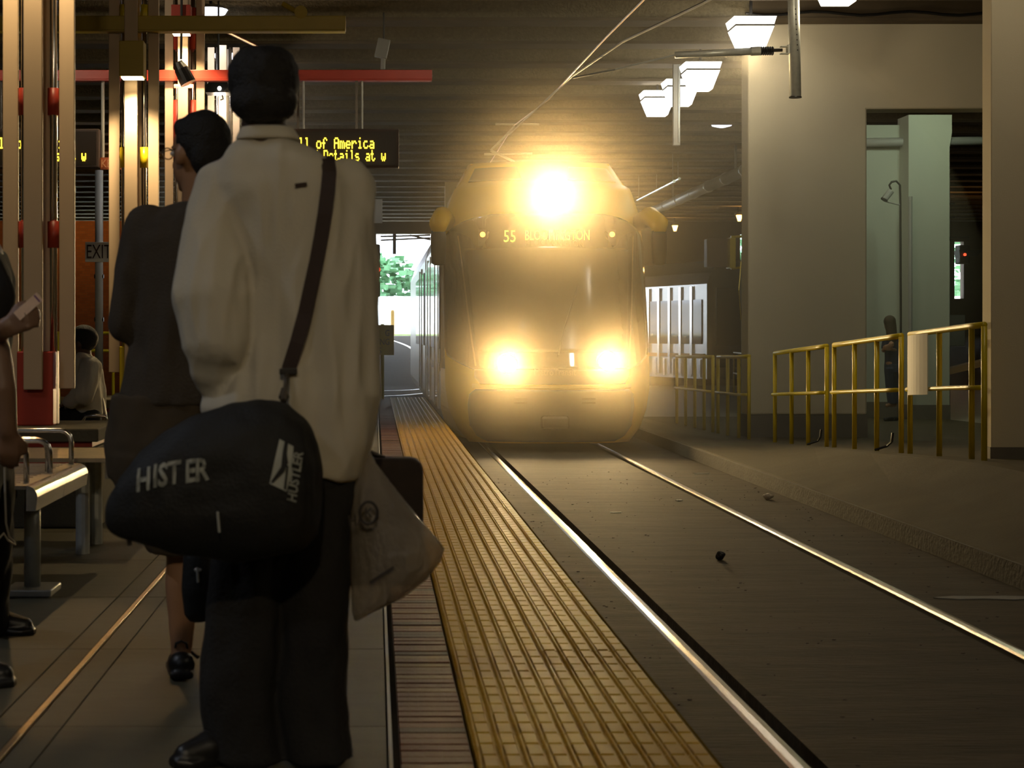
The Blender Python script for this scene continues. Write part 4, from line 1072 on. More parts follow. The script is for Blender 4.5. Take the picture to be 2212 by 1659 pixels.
# ================================================================== PEOPLE
m_skinA = M('skin_dark', (.085, .045, .024), .5, var=.12, scale=20)
m_skinB = M('skin_warm', (.36, .19, .10), .5, var=.1, scale=20)
m_skinC = M('skin_tan', (.22, .12, .07), .5, var=.1, scale=20)
m_hair = M('hair_black', (.010, .008, .006), .65, var=.4, scale=60, bump=.5, bscale=160)
m_hairbr = M('hair_brown', (.07, .045, .02), .55, var=.4, scale=40, bump=.4, bscale=120, stretch=(1, 1, .2))
m_shirt = M('white_shirt', (.60, .55, .44), .85, var=.05, scale=6, bump=.12, bscale=130)
m_tee = M('dark_tee', (.055, .042, .028), .9, var=.2, scale=10, bump=.2, bscale=120)
m_pants = M('dark_trousers', (.013, .0115, .010), .9, var=.25, scale=10, bump=.25, bscale=90)
m_jeans = M('blue_jeans', (.035, .045, .085), .9, var=.3, scale=14)
m_navy = M('navy_top', (.03, .032, .06), .9, var=.2, scale=14)
m_shoe = M('black_shoe', (.012, .011, .010), .4, var=.2)
m_eye = M('eye', (.6, .58, .55), .25)

def folds(amp, fx=16, fz=3.0, zlo=None, zhi=None, amp2=.35):
    def f(p):
        a = noise.noise(Vector((p.x * fx, p.y * fx, p.z * fz + 3.1)))
        b = noise.noise(Vector((p.x * fx * 2.3 + 7, p.y * fx * 2.3, p.z * fz * 3.0)))
        k = 1.0
        if zlo is not None: k = min(1.0, max(.25, (zhi - p.z) / (zhi - zlo)))
        return amp * k * (a + amp2 * b)
    return f

def head_prims(mb, c, yaw, s=1.0, neck=None):
    """head with brow, nose, lips, chin and ears; yaw 0 looks along +Y"""
    R = Matrix.Rotation(yaw, 3, 'Z'); c = Vector(c)
    at = lambda x, y, z: c + R @ Vector((x * s, y * s, z * s))
    mb.ell(at(0, -.008, .022), (.075 * s, .094 * s, .098 * s), R)
    mb.ell(at(0, .028, -.048), (.058 * s, .062 * s, .070 * s), R)
    mb.ell(at(0, .066, -.100), (.026 * s, .022 * s, .018 * s), R)
    mb.cap(at(0, .088, .012), .010 * s, at(0, .110, -.030), .015 * s, 8)
    mb.ell(at(0, .088, -.062), (.024 * s, .012 * s, .010 * s), R)
    mb.ell(at(0, .082, .022), (.048 * s, .014 * s, .010 * s), R)
    for sx in (-1, 1): mb.ell(at(sx * .078, -.005, -.012), (.011 * s, .022 * s, .032 * s), R)
    if neck is not None: mb.cap(at(0, -.012, -.06), .058 * s, neck, .064 * s)
    return at

def eyes(parent, at, s=1.0):
    for sx in (-1, 1): MB().ell(at(sx * .031, .082, .004), (.012 * s, .010 * s, .009 * s), nu=10, nv=6).build('eye', m_eye, parent, smooth=True)

def hand_prims(mb, w, fwd, up, side, s=1.0, curl=.6):
    """palm, four unequal bent fingers and a thumb; w wrist, fwd towards fingertips, up = back of hand, side = thumb side"""
    w, f, u, t = Vector(w), Vector(fwd).normalized(), Vector(up).normalized(), Vector(side).normalized()
    pc = w + f * .05 * s
    for k in (-.027, -.009, .009, .027): mb.cap(w + t * k * .7 * s, .014 * s, w + f * .09 * s + t * k * s, .0125 * s, 8)
    for k, ln in ((.030, .066), (.010, .075), (-.010, .070), (-.029, .054)):
        b = w + f * .09 * s + t * k * s; d = (f * math.cos(curl) - u * math.sin(curl)); m_ = b + d * ln * .5 * s
        d2 = (f * math.cos(curl * 2.2) - u * math.sin(curl * 2.2)); e_ = m_ + d2 * ln * .5 * s
        mb.cap(b, .0095 * s, m_, .009 * s, 8); mb.cap(m_, .009 * s, e_, .0075 * s, 8)
    b = w + f * .03 * s + t * .030 * s; m_ = b + (f * .6 + t * .6 - u * .25).normalized() * .042 * s; e_ = m_ + (f * .8 + t * .1 - u * .45).normalized() * .032 * s
    mb.cap(b, .013 * s, m_, .011 * s, 8); mb.cap(m_, .011 * s, e_, .009 * s, 8)

def rings(mb, tab, D, n=28, pw=2.4):
    """stacked super-ellipse rings from (pixel y, left px, right px, half depth, depth offset)"""
    out = []
    for y, l, r, ry, dd in tab:
        d = D + dd; c = px((l + r) / 2, y, d); rx = (r - l) / 2 * d / F
        pts = []
        for k in range(n):
            t = 2 * math.pi * k / n; ca, sa = math.cos(t), math.sin(t)
            pts.append(c + Vector((rx * math.copysign(abs(ca) ** (2 / pw), ca), ry * math.copysign(abs(sa) ** (2 / pw), sa), 0)))
        out.append(pts)
    mb.loft(out)

# ---- tall man in the white shirt ------------------------------------
DA = 4.39
A = lambda x, y, d=0.0: px(x, y, DA + d)
manA = thing('person', 'tall person in baggy white shirt and dark trousers seen from behind', 'person', (A(600, 1638).x, DA, ZP))
hA = A(570, 209, .02)
def bodyA(mb):
    global atA
    atA = head_prims(mb, hA, math.radians(6), 1.0, A(572, 318, .0))
    mb.ell(A(600, 420), (.17, .10, .12)); mb.ell(A(610, 700), (.15, .10, .22)); mb.ell(A(610, 900), (.15, .10, .16))
    mb.cap(A(572, 300), .06, A(600, 420), .09); mb.cap(A(600, 420), .11, A(610, 700), .12); mb.cap(A(610, 700), .12, A(610, 950), .13)
    mb.cap(A(490, 400), .05, A(460, 640, -.05), .045); mb.cap(A(460, 640, -.05), .042, A(470, 800, -.02), .03)
    hand_prims(mb, A(470, 805, -.02), (.15, .25, -1), (-1, 0, 0), (0, 1, 0), 1.0, .9)
    mb.cap(A(755, 410), .05, A(772, 640, .03), .045); mb.cap(A(772, 640, .03), .042, A(786, 870, .07), .03)
    hand_prims(mb, A(787, 880, .07), (.03, .05, -1), (1, 0, 0), (0, 1, 0), 1.0, 1.0)
    for xa, xb in ((540, 525), (690, 690)):
        mb.cap(A(xa, 980), .08, A(xb + 2, 1300), .065); mb.cap(A(xb + 2, 1300), .06, A(xb, 1590), .045)
        mb.cap(A(xb, 1600), .04, A(xb - 10, 1618, .16), .035)
bA = organic('body', bodyA, m_skinA, manA, .009, 4)
eyes(manA, atA, 1.0)
def hairA(mb):
    mb.ell(A(543, 172, .02), (.062, .100, .086)); mb.ell(A(596, 172, .02), (.062, .100, .086)); mb.ell(A(570, 178, .015), (.091, .112, .094))
    mb.ell(A(570, 222, -.035), (.088, .075, .058)); mb.ell(A(570, 140, .02), (.075, .095, .048))
organic('hair', hairA, m_hair, manA, .009, 3, folds(.004, 60, 60))
def shirtA(mb):
    rings(mb, [(284, 528, 628, .062, .01), (300, 514, 642, .075, .01), (322, 490, 684, .095, .0), (352, 466, 738, .115, 0), (400, 448, 786, .13, 0), (480, 488, 806, .14, 0), (600, 528, 818, .145, 0),
               (720, 530, 822, .15, 0), (800, 500, 823, .155, 0), (850, 448, 824, .165, 0), (880, 440, 815, .165, 0), (950, 470, 800, .16, 0), (1005, 478, 780, .155, 0), (1032, 480, 772, .15, 0)], DA)
    P_ = [(A(482, 402, .0), .078), (A(466, 520, -.03), .095), (A(460, 640, -.075), .104), (A(470, 730, -.085), .088), (A(468, 790, -.06), .066), (A(463, 818, -.04), .046)]
    for (a, ra_), (b, rb_) in zip(P_, P_[1:]): mb.cap(a, ra_, b, rb_)
    P_ = [(A(750, 400), .075), (A(766, 520, .0), .068), (A(772, 640, .02), .066), (A(780, 760, .04), .056), (A(786, 872, .06), .044)]
    for (a, ra_), (b, rb_) in zip(P_, P_[1:]): mb.cap(a, ra_, b, rb_)
zA0, zA1 = A(0, 900).z, A(0, 330).z
def shirt_folds(p):
    k = min(1.0, max(.35, (zA1 - p.z) / (zA1 - zA0)))
    q = Vector((p.x * 11 + .9 * p.z, p.y * 5, p.z * 1.4 + 3.1))
    a = 1.0 - 2.2 * abs(noise.noise(q))
    b = 1.0 - 2.0 * abs(noise.noise(Vector((p.x * 21 - 2.2 * p.z, p.y * 8, p.z * 4.5 + 9))))
    return .017 * k * a + .007 * b - .012
shA = organic('shirt', shirtA, m_shirt, manA, .0085, 3, shirt_folds)
def collarA(mb):
    rings(mb, [(276, 522, 634, .074, .012), (286, 516, 640, .080, .010), (306, 506, 652, .088, .008)], DA)
organic('collar', collarA, m_shirt, manA, .008, 2)
def pantsA(mb):
    rings(mb, [(930, 478, 776, .13, 0), (1030, 462, 770, .135, 0), (1110, 456, 766, .13, 0)], DA)
    rings(mb, [(1060, 458, 628, .12, 0), (1200, 452, 618, .115, 0), (1350, 444, 610, .11, 0), (1480, 432, 602, .105, 0), (1560, 440, 606, .105, 0), (1600, 448, 616, .11, 0), (1633, 446, 628, .12, 0)], DA)
    rings(mb, [(1060, 598, 768, .12, 0), (1200, 606, 762, .115, 0), (1350, 606, 756, .11, 0), (1480, 602, 744, .105, 0), (1560, 606, 752, .105, 0), (1600, 610, 766, .11, 0), (1633, 618, 772, .12, 0)], DA)
organic('trousers', pantsA, m_pants, manA, .010, 3, folds(.016, 12, 4.0))
def shoe(mb, heel, toe, w=.045, h=.05):
    heel, toe = Vector(heel), Vector(toe); d = (toe - heel); up = Vector((0, 0, 1))
    zf = ZP
    a = Vector((heel.x, heel.y, zf + h)); b = Vector((toe.x, toe.y, zf + h * .62)); m_ = (a + b) / 2
    mb.cap(a, h * .95, m_, h * .92); mb.cap(m_, h * .92, b, h * .62)
    dn = d.normalized(); sd = Vector((-dn.y, dn.x, 0))
    mb.prism([Vector((heel.x, heel.y, zf)) - dn * .05 + sd * w * .8, Vector((heel.x, heel.y, zf)) - dn * .05 - sd * w * .8, Vector((toe.x, toe.y, zf)) - sd * w, Vector((toe.x, toe.y, zf)) + dn * .04 - sd * w * .5,
              Vector((toe.x, toe.y, zf)) + dn * .04 + sd * w * .5, Vector((toe.x, toe.y, zf)) + sd * w], (0, 0, .022))
organic('shoe', lambda mb: shoe(mb, A(500, 1640, -.02), A(402, 1640, -.09)), m_shoe, manA, .006, 2)
organic('shoe', lambda mb: shoe(mb, A(700, 1640, -.02), A(715, 1640, .16)), m_shoe, manA, .006, 2)

# ---- his duffel bag -------------------------------------------------
DBG = 4.39 - .25
bagA = thing('duffel_bag', 'black printed duffel bag slung across the tall person', 'bag', px(470, 1205, DBG))
m_bag = M('bag_nylon', (.009, .0085, .0075), .7, var=.3, scale=12, bump=.2, bscale=120)
def bag_fill(mb):
    out = []
    for x, t, b, ry in ((233, 1092, 1126, .03), (243, 1060, 1142, .075), (265, 1022, 1156, .11), (305, 978, 1170, .135), (365, 928, 1190, .15), (430, 890, 1204, .155), (500, 868, 1209, .16), (560, 862, 1206, .16), (620, 872, 1196, .155), (660, 905, 1180, .135), (684, 958, 1152, .09), (692, 1010, 1112, .04)):
        c = px(x, (t + b) / 2, DBG); rz = (b - t) / 2 * DBG / F
        pts = []
        for k in range(26):
            a = 2 * math.pi * k / 26; ca, sa = math.cos(a), math.sin(a)
            pts.append(c + Vector((0, ry * math.copysign(abs(ca) ** .75, ca), rz * math.copysign(abs(sa) ** .75, sa))))
        out.append(pts)
    mb.loft(out)
bgo = organic('bag_body', bag_fill, m_bag, bagA, .010, 3, folds(.010, 9, 7))
dgx = bpy.context.evaluated_depsgraph_get()
bo = origin_of(bagA)
bvh = BVHTree.FromPolygons([v.co + bo for v in bgo.data.vertices], [tuple(p.vertices) for p in bgo.data.polygons])
m_print = M('bag_print', (.42, .43, .38), .7, var=.15, scale=30)
for ch, x, y, rl in (('H', 298, 1044, .18), ('I', 325, 1036, .18), ('S', 342, 1033, .18), ('T', 367, 1028, .18), ('E', 403, 1024, .18), ('R', 428, 1021, .18)):
    lettering('letters', ch, .072, m_print, bagA, facing(px(x, y, DBG - .2), roll=rl), wrap_on=bvh, sx=.72, shear=.25, bold=.0022)
# white emblem panel with a dark figure and upright wordmark
def wrap_poly(name, pts, mat, off, parent):
    bm = bmesh.new(); vs = [bm.verts.new(px(x, y, DBG - .3)) for x, y in pts]; bm.faces.new(vs)
    bmesh.ops.triangulate(bm, faces=bm.faces); bmesh.ops.subdivide_edges(bm, edges=bm.edges, cuts=5)
    for v in bm.verts:
        h_ = bvh.ray_cast(Vector((v.co.x, v.co.y - .5, v.co.z)), Vector((0, 1, 0)))
        if h_[0] is not None: v.co.y = h_[0].y - off
        v.co -= bo
    me = bpy.data.meshes.new(name); bm.to_mesh(me); bm.free()
    ext = bpy.data.objects
    o = finish(name, me, mat, parent, False, 0, bo)
    sd = o.modifiers.new('t', 'SOLIDIFY'); sd.thickness = .0015
    return o
em = wrap_poly('emblem', [(595, 958), (626, 975), (625, 1000), (620, 1040), (612, 1075), (574, 1056), (584, 1010)], m_print, .004, bagA)
wrap_poly('emblem_figure', [(607, 962), (614, 968), (612, 990), (615, 1010), (606, 1030), (582, 1054), (577, 1052), (600, 1018), (604, 1000), (603, 985)], m_bag, .007, em)
wrap_poly('emblem_figure', [(612, 1015), (616, 1018), (611, 1070), (606, 1068)], m_bag, .007, em)
lettering('wordmark', 'HUSTLER', .030, m_print, bagA, facing(px(636, 1036, DBG - .2), roll=math.radians(82)), wrap_on=bvh, sx=.95, off=.005, shear=.2, bold=.0008)
MB().tube([px(276, 1150, DBG - .06), px(280, 1178, DBG - .06)], .006, 8).build('zip_pull', m_blk2, bagA)
MB().tube([px(470, 1105, DBG - .168), px(474, 1150, DBG - .165)], .003, 6).build('zip_end', m_galv, bagA)
# strap: over the right shoulder, down the back to the bag, down the chest to its far end
bsh = BVHTree.FromPolygons([v.co + origin_of(manA) for v in shA.data.vertices], [tuple(p.vertices) for p in shA.data.polygons])
def on_shirt(x, y, front, lift):
    p = px(x, y, DA); d_ = Vector((0, -1, 0)) if front else Vector((0, 1, 0))
    h_ = bsh.ray_cast(Vector((p.x, DA + (1 if front else -1), p.z)), d_)
    yv = h_[0].y if h_[0] is not None else DA
    return Vector((p.x, yv + (lift if front else -lift), p.z))
MB().box(on_shirt(655, 409, False, .003), (.030, .006, .010), Matrix.Rotation(-.12, 3, 'Y')).build('tag_loop', M('tag_dark', (.05, .03, .02), .8), manA)
path = [on_shirt(x, y, False, .012) for x, y in ((710, 352), (714, 380), (711, 420), (705, 470), (697, 520), (688, 570), (677, 620), (664, 680), (648, 740), (630, 796))]
path = [on_shirt(x, y, True, .012) for x, y in ((470, 860), (540, 700), (610, 540), (670, 420), (698, 365))] + [px(706, 338, DA + .02)] + path
def ribbon(pts, wv, th):
    mb = MB(); rg = []
    for i, p in enumerate(pts):
        t = (pts[min(i + 1, len(pts) - 1)] - pts[max(i - 1, 0)]).normalized()
        s_ = Vector((1, 0, 0)) - t * t.x; s_.normalize(); n_ = t.cross(s_).normalized()
        rg.append([p + s_ * wv / 2 + n_ * th, p - s_ * wv / 2 + n_ * th, p - s_ * wv / 2 - n_ * th, p + s_ * wv / 2 - n_ * th])
    return mb.loft(rg)
ribbon(path, .036, .003).build('strap', M('strap_webbing', (.045, .028, .024), .8, var=.2, scale=40), bagA)
MB().box(path[-1] + Vector((0, -.006, -.004)), (.044, .012, .016)).build('buckle', m_blk2, bagA, bevel=.003)
MB().tube([path[-1] + Vector((-.004, -.01, -.01)), px(618, 830, DA - .19), px(612, 866, DBG)], .007, 8).build('swivel_clip', m_trim, bagA)
MB().tube([px(612, 840, DA - .2), px(606, 858, DA - .22), px(613, 872, DA - .22), px(620, 858, DA - .21), px(612, 840, DA - .2)], .006, 8).build('ring', m_trim, bagA)

# ---- plastic carrier bag and dark case in his right hand -------------
def plastic_mat():
    m = bpy.data.materials.new('thin_plastic'); m.use_nodes = True
    N, L = m.node_tree.nodes, m.node_tree.links; N.clear()
    o = N.new('ShaderNodeOutputMaterial'); t = N.new('ShaderNodeBsdfTransparent'); t.inputs['Color'].default_value = (.80, .76, .70, 1)
    p = N.new('ShaderNodeBsdfPrincipled'); p.inputs['Base Color'].default_value = (.46, .41, .34, 1); p.inputs['Roughness'].default_value = .22
    tr = N.new('ShaderNodeBsdfTranslucent'); tr.inputs['Color'].default_value = (.45, .40, .33, 1)
    nz = N.new('ShaderNodeTexNoise'); nz.inputs['Scale'].default_value = 14; bp = N.new('ShaderNodeBump'); bp.inputs['Strength'].default_value = .6; bp.inputs['Distance'].default_value = .03
    L.new(nz.outputs['Fac'], bp.inputs['Height']); L.new(bp.outputs['Normal'], p.inputs['Normal'])
    a = N.new('ShaderNodeMixShader'); a.inputs[0].default_value = .35; L.new(p.outputs[0], a.inputs[1]); L.new(tr.outputs[0], a.inputs[2])
    b = N.new('ShaderNodeMixShader'); b.inputs[0].default_value = .52; L.new(t.outputs[0], b.inputs[1]); L.new(a.outputs[0], b.inputs[2])
    L.new(b.outputs[0], o.inputs['Surface']); return m
pb = thing('plastic_bag', 'translucent plastic carrier bag with dark print in the right hand', 'bag', A(850, 1335, -.02))
mb = MB(); out = []
for y, l, r, ry, dd in ((968, 782, 796, .012, .05), (1000, 774, 812, .022, .04), (1050, 762, 850, .035, .02), (1110, 756, 898, .055, 0), (1160, 755, 942, .07, 0), (1185, 755, 960, .075, 0), (1212, 756, 952, .078, 0), (1250, 757, 924, .075, 0), (1290, 758, 872, .065, 0), (1320, 760, 810, .045, 0), (1338, 764, 778, .02, 0)):
    d_ = DA - .06 + dd; c = px((l + r) / 2, y, d_); rx = (r - l) / 2 * d_ / F
    pts = []
    for k in range(30):
        a = 2 * math.pi * k / 30; w_ = 1 + .10 * noise.noise(Vector((math.cos(a) * 2, math.sin(a) * 2, y * .012)))
        pts.append(c + Vector((rx * math.cos(a), ry * math.sin(a) * w_, 0)))
    out.append(pts)
mb.loft(out)
mb.build('bag_film', plastic_mat(), pb, smooth=True)
MB().tube([A(788, 972, .02), A(784, 955, .06), A(790, 945, .075), A(796, 958, .08), A(793, 974, .03)], .008, 8).build('handle_loop', m_white, pb, smooth=True)
m_ink = M('bag_ink', (.035, .03, .028), .6)
lettering('print', 'HA', .040, m_ink, pb, facing(A(770, 1125, -.15), roll=.1), sx=.75)
mb = MB(); rr_ = .022; c = A(796, 1108, -.15)
mb.tube([c + Vector((rr_ * math.cos(t_), 0, rr_ * 1.25 * math.sin(t_))) for t_ in [2 * math.pi * k / 20 for k in range(21)]], .004, 6); mb.build('print_ring', m_ink, pb)
lettering('print', 'K', .034, m_ink, pb, facing(A(796, 1108, -.152)), sx=.9)
MB().prism([A(798, 1255, -.15), A(850, 1222, -.15), A(852, 1228, -.15), A(800, 1262, -.15)], (0, .001, 0)).build('print_line', m_ink, pb)
cs = thing('dark_case', 'black soft-sided case hanging behind the plastic bag', 'bag', px(850, 1260, 4.72))
def case_fill(mb):
    c0_, c1_ = px(722, 1262, 4.70), px(914, 988, 4.70)
    r_ = .035
    pts = []
    for (cx_, cz_, a0) in ((c1_.x - r_, c1_.z - r_, 0), (c0_.x + r_, c1_.z - r_, 90), (c0_.x + r_, c0_.z + r_, 180), (c1_.x - r_, c0_.z + r_, 270)):
        for k in range(5):
            a = math.radians(a0 + 22.5 * k); pts.append((cx_ + r_ * math.cos(a), cz_ + r_ * math.sin(a)))
    mb.prism([(a, 4.66, b) for a, b in pts], (0, .09, 0))
organic('case_body', case_fill, M('case_fabric', (.028, .018, .012), .8, var=.3, scale=30, bump=.2, bscale=200), cs, .006, 3)
MB().tube([px(782, 996, 4.70), px(786, 982, 4.70), px(800, 978, 4.70), px(830, 990, 4.70)], .007, 8).build('handle', m_skinC if False else m_trim, cs, smooth=True)

# ---- shorter man in the dark T-shirt ---------------------------------
DB = 5.43
B = lambda x, y, d=0.0: px(x, y, DB + d)
manB = thing('person', 'shorter person in dark T-shirt, shorts and glasses looking left', 'person', (B(440, 1462).x, DB, ZP))
hB = B(428, 332, .0)
yawB = math.radians(44)
def bodyB(mb):
    global atB
    atB = head_prims(mb, hB, yawB, 1.03, B(436, 470, .0))
    mb.cap(B(440, 450), .06, B(450, 520), .10); mb.ell(B(450, 560), (.19, .10, .14)); mb.cap(B(450, 560), .12, B(450, 850), .13)
    mb.cap(B(320, 495), .05, B(288, 690, .02), .043); mb.cap(B(288, 690, .02), .042, B(330, 800, .24), .032)
    hand_prims(mb, B(331, 803, .245), (.35, .8, -.1), (0, 0, 1), (-1, .3, 0), 1.0, .7)
    mb.cap(B(580, 495), .05, B(612, 690, .02), .043); mb.cap(B(612, 690, .02), .042, B(590, 860, .10), .032)
    hand_prims(mb, B(590, 866, .10), (0, .1, -1), (1, 0, 0), (0, 1, 0), 1.0, .5)
    for xa, xb, dd in ((380, 396, 0.0), (520, 520, .12)):
        mb.cap(B(xa + 10, 900, dd), .09, B(xb, 1180, dd), .062); mb.cap(B(xb, 1180, dd), .052, B(xb - 2, 1260, dd), .056); mb.cap(B(xb - 2, 1260, dd), .056, B(xb - 4, 1405, dd), .034)
        mb.cap(B(xb - 4, 1412, dd), .034, B(xb - 4, 1436, dd - .02), .036); mb.cap(B(xb - 4, 1440, dd), .034, B(xb - 6, 1446, dd + .14), .03)
organic('body', bodyB, m_skinB, manB, .009, 4)
eyes(manB, atB, 1.03)
RB = Matrix.Rotation(yawB, 3, 'Z')
def hairB(mb):
    mb.ell(atB(0, -.028, .040), (.086, .094, .096), RB); mb.ell(atB(0, -.068, -.012), (.078, .052, .080), RB); mb.ell(atB(0, .005, .078), (.074, .082, .044), RB)
organic('hair', hairB, m_hair, manB, .009, 3, folds(.004, 60, 60))
gl = MB()
for sx in (-1, 1):
    c = atB(sx * .032, .112, .006); gl.tube([c + RB @ Vector((.022 * math.cos(t_), 0, .018 * math.sin(t_))) for t_ in [2 * math.pi * k / 14 for k in range(15)]], .0022, 6)
    gl.tube([atB(sx * .056, .108, .010), atB(sx * .084, .0, .008)], .002, 6)
gl.tube([atB(-.012, .114, .010), atB(.012, .114, .010)], .002, 6)
gl.build('glasses', m_chrome, manB)
def teeB(mb):
    rings(mb, [(440, 385, 500, .075, 0), (458, 350, 545, .10, 0), (480, 305, 598, .12, 0), (520, 288, 612, .135, 0), (620, 286, 614, .145, 0), (740, 280, 620, .15, 0), (820, 262, 632, .16, 0), (875, 250, 640, .165, 0)], DB)
    P_ = [(B(318, 492), .070), (B(300, 590, -.01), .078), (B(288, 694, .0), .076)]
    for (a, ra_), (b, rb_) in zip(P_, P_[1:]): mb.cap(a, ra_, b, rb_)
    P_ = [(B(582, 492), .070), (B(600, 590, -.01), .078), (B(612, 690, .0), .076)]
    for (a, ra_), (b, rb_) in zip(P_, P_[1:]): mb.cap(a, ra_, b, rb_)
organic('t_shirt', teeB, m_tee, manB, .010, 3, folds(.018, 10, 3.5))
def shortsB(mb):
    rings(mb, [(850, 240, 630, .155, 0), (960, 226, 620, .155, 0), (1030, 232, 610, .15, .02)], DB)
    rings(mb, [(980, 230, 440, .14, 0), (1100, 270, 468, .125, 0), (1195, 320, 470, .11, 0)], DB)
    rings(mb, [(980, 420, 615, .14, .08), (1100, 430, 605, .125, .1), (1195, 440, 598, .11, .12)], DB)
organic('shorts', shortsB, M('camo_shorts', (.06, .042, .022), .9, var=.5, scale=9), manB, .011, 3, folds(.012, 11, 4))
for xb, dd in ((392, 0.0), (514, .12)):
    sh = organic('sandal', lambda mb: shoe(mb, B(xb, 1462, dd - .03), B(xb - 4, 1462, dd + .17), .046, .046), m_shoe, manB, .006, 2)
    MB().tube([B(xb - 14, 1402, dd - .02), B(xb - 12, 1390, dd - .045), B(xb, 1385, dd - .05), B(xb + 11, 1390, dd - .045), B(xb + 13, 1402, dd - .02)], .004, 6).build('heel_loop', m_black, sh)
    MB().tube([B(xb + 20, 1408, dd), B(xb + 36, 1420, dd - .03)], .006, 6).build('strap_end', m_black, sh)
# small black pouch hanging by his legs
pc = thing('black_pouch', 'small black zipped bag hanging below the duffel', 'bag', px(432, 1340, 4.95))
def pouch_fill(mb):
    rings(mb, [(1170, 400, 452, .03, 0), (1200, 396, 456, .05, 0), (1270, 392, 462, .06, 0), (1325, 398, 458, .05, 0), (1342, 410, 446, .03, 0)], 4.95, n=20)
organic('pouch_body', pouch_fill, m_bag, pc, .007, 2)
MB().tube([px(426, 1226, 4.88), px(428, 1258, 4.88)], .004, 6).build('zip_pull', m_galv, pc)
for xv in (423, 432): MB().ell(px(xv, 1231, 4.885), (.005, .004, .005), nu=8, nv=6).build('rivet', m_galv, pc)

# ---- person stepping in at the left edge ------------------------------
DCp = 5.75
Cc = lambda x, y, d=0.0: px(x, y, DCp + d)
manC = thing('person', 'person in black at the left edge holding a folded paper', 'person', (Cc(-50, 1421).x, DCp, ZP))
def bodyC(mb):
    global atC
    atC = head_prims(mb, Cc(-105, 430), math.radians(-75), 1.0, Cc(-78, 560))
    mb.cap(Cc(-55, 560), .10, Cc(-52, 900), .12)
    mb.cap(Cc(-50, 590, -.16), .05, Cc(-8, 720, -.2), .040); mb.cap(Cc(-8, 720, -.2), .038, Cc(12, 705, -.34), .030)
    hand_prims(mb, Cc(8, 712, -.34), (.8, -.2, .35), (-.3, -1, 0), (-.2, 0, 1), 1.0, .9)
    mb.cap(Cc(-50, 590, .18), .05, Cc(-20, 760, .16), .042); mb.cap(Cc(-5, 760, -.22), .044, Cc(8, 840, -.24), .042); mb.cap(Cc(8, 840, -.24), .042, Cc(18, 930, -.24), .030)
    mb.cap(Cc(-50, 620, -.18), .05, Cc(-5, 760, -.22), .044)
    hand_prims(mb, Cc(18, 925, -.24), (.0, .1, -1), (.2, -1, 0), (1, 0, 0), .95, .5)
    mb.cap(Cc(-55, 940, .06), .09, Cc(-30, 1160, .25), .06); mb.cap(Cc(-30, 1160, .25), .055, px(-18, 1330, 6.2), .04)
    mb.cap(Cc(-60, 940, -.08), .09, Cc(-70, 1180, -.25), .06); mb.cap(Cc(-70, 1180, -.25), .055, px(-60, 1435, 5.3), .04)
organic('body', bodyC, m_skinC, manC, .010, 3)
eyes(manC, atC)
organic('hair', lambda mb: (mb.ell(atC(0, -.02, .035), (.086, .105, .092), Matrix.Rotation(math.radians(-75), 3, 'Z'))), m_hair, manC, .010, 2)
def topC(mb):
    rings(mb, [(520, -85, -20, .09, 0), (545, -118, 6, .18, 0), (600, -128, 24, .23, 0), (700, -126, 20, .23, 0), (800, -118, 8, .21, 0), (900, -114, 2, .20, 0), (985, -112, 8, .20, 0)], DCp)
    mb.cap(Cc(-40, 580, -.18), .075, Cc(-14, 640, -.22), .07); mb.cap(Cc(-14, 640, -.22), .068, Cc(-22, 720, -.22), .060)
organic('top', topC, M('black_top', (.012, .011, .011), .9, var=.3, scale=12), manC, .011, 3, folds(.010, 11, 4))
def pantsC(mb):
    rings(mb, [(960, -112, 14, .19, 0), (1040, -112, 20, .18, 0)], DCp)
    P_ = [(Cc(-40, 1000, .06), .11), (Cc(-32, 1160, .25), .100), (px(-30, 1290, 6.2), .090), (px(-26, 1342, 6.2), .085)]
    for (a, ra_), (b, rb_) in zip(P_, P_[1:]): mb.cap(a, ra_, b, rb_)
    P_ = [(Cc(-62, 1000, -.06), .11), (Cc(-80, 1180, -.25), .10), (px(-84, 1425, 5.3), .08)]
    for (a, ra_), (b, rb_) in zip(P_, P_[1:]): mb.cap(a, ra_, b, rb_)
trC = organic('trousers', pantsC, MATS['black_top'], manC, .011, 3, folds(.010, 11, 5))
mp = M('piping_white', (.5, .47, .42), .7)
MB().tube([Cc(10, 985, -.20), Cc(11, 1060, -.17), Cc(13, 1130, -.10), Cc(20, 1160, -.05), Cc(32, 1172, .02)], .0035, 6).build('piping', mp, trC)
MB().tube([Cc(-6, 1168, -.12), Cc(8, 1152, -.11), Cc(18, 1168, -.08), Cc(33, 1176, .02)], .0035, 6).build('piping', mp, trC)
organic('shoe', lambda mb: shoe(mb, px(-35, 1365, 6.22), px(52, 1365, 6.22), .05, .05), m_shoe, manC, .006, 2)
organic('shoe', lambda mb: shoe(mb, px(-110, 1480, 5.3), px(6, 1480, 5.3), .05, .055), m_shoe, manC, .006, 2)
pp = thing('folded_paper', 'pinkish folded paper held by the person at the left edge', 'paper', Cc(58, 660, -.36))
v0, v1 = px(36, 684, DCp - .37), px(86, 640, DCp - .37)
ax = (v1 - v0).normalized(); nn = Vector((-ax.z, 0, ax.x))
MB().prism([v0 - nn * .016, v1 - nn * .016, v1 + nn * .016, v0 + nn * .016], (0, .006, 0)).build('paper_fold', M('pink_paper', (.85, .62, .48), .7, var=.1, scale=60), pp)
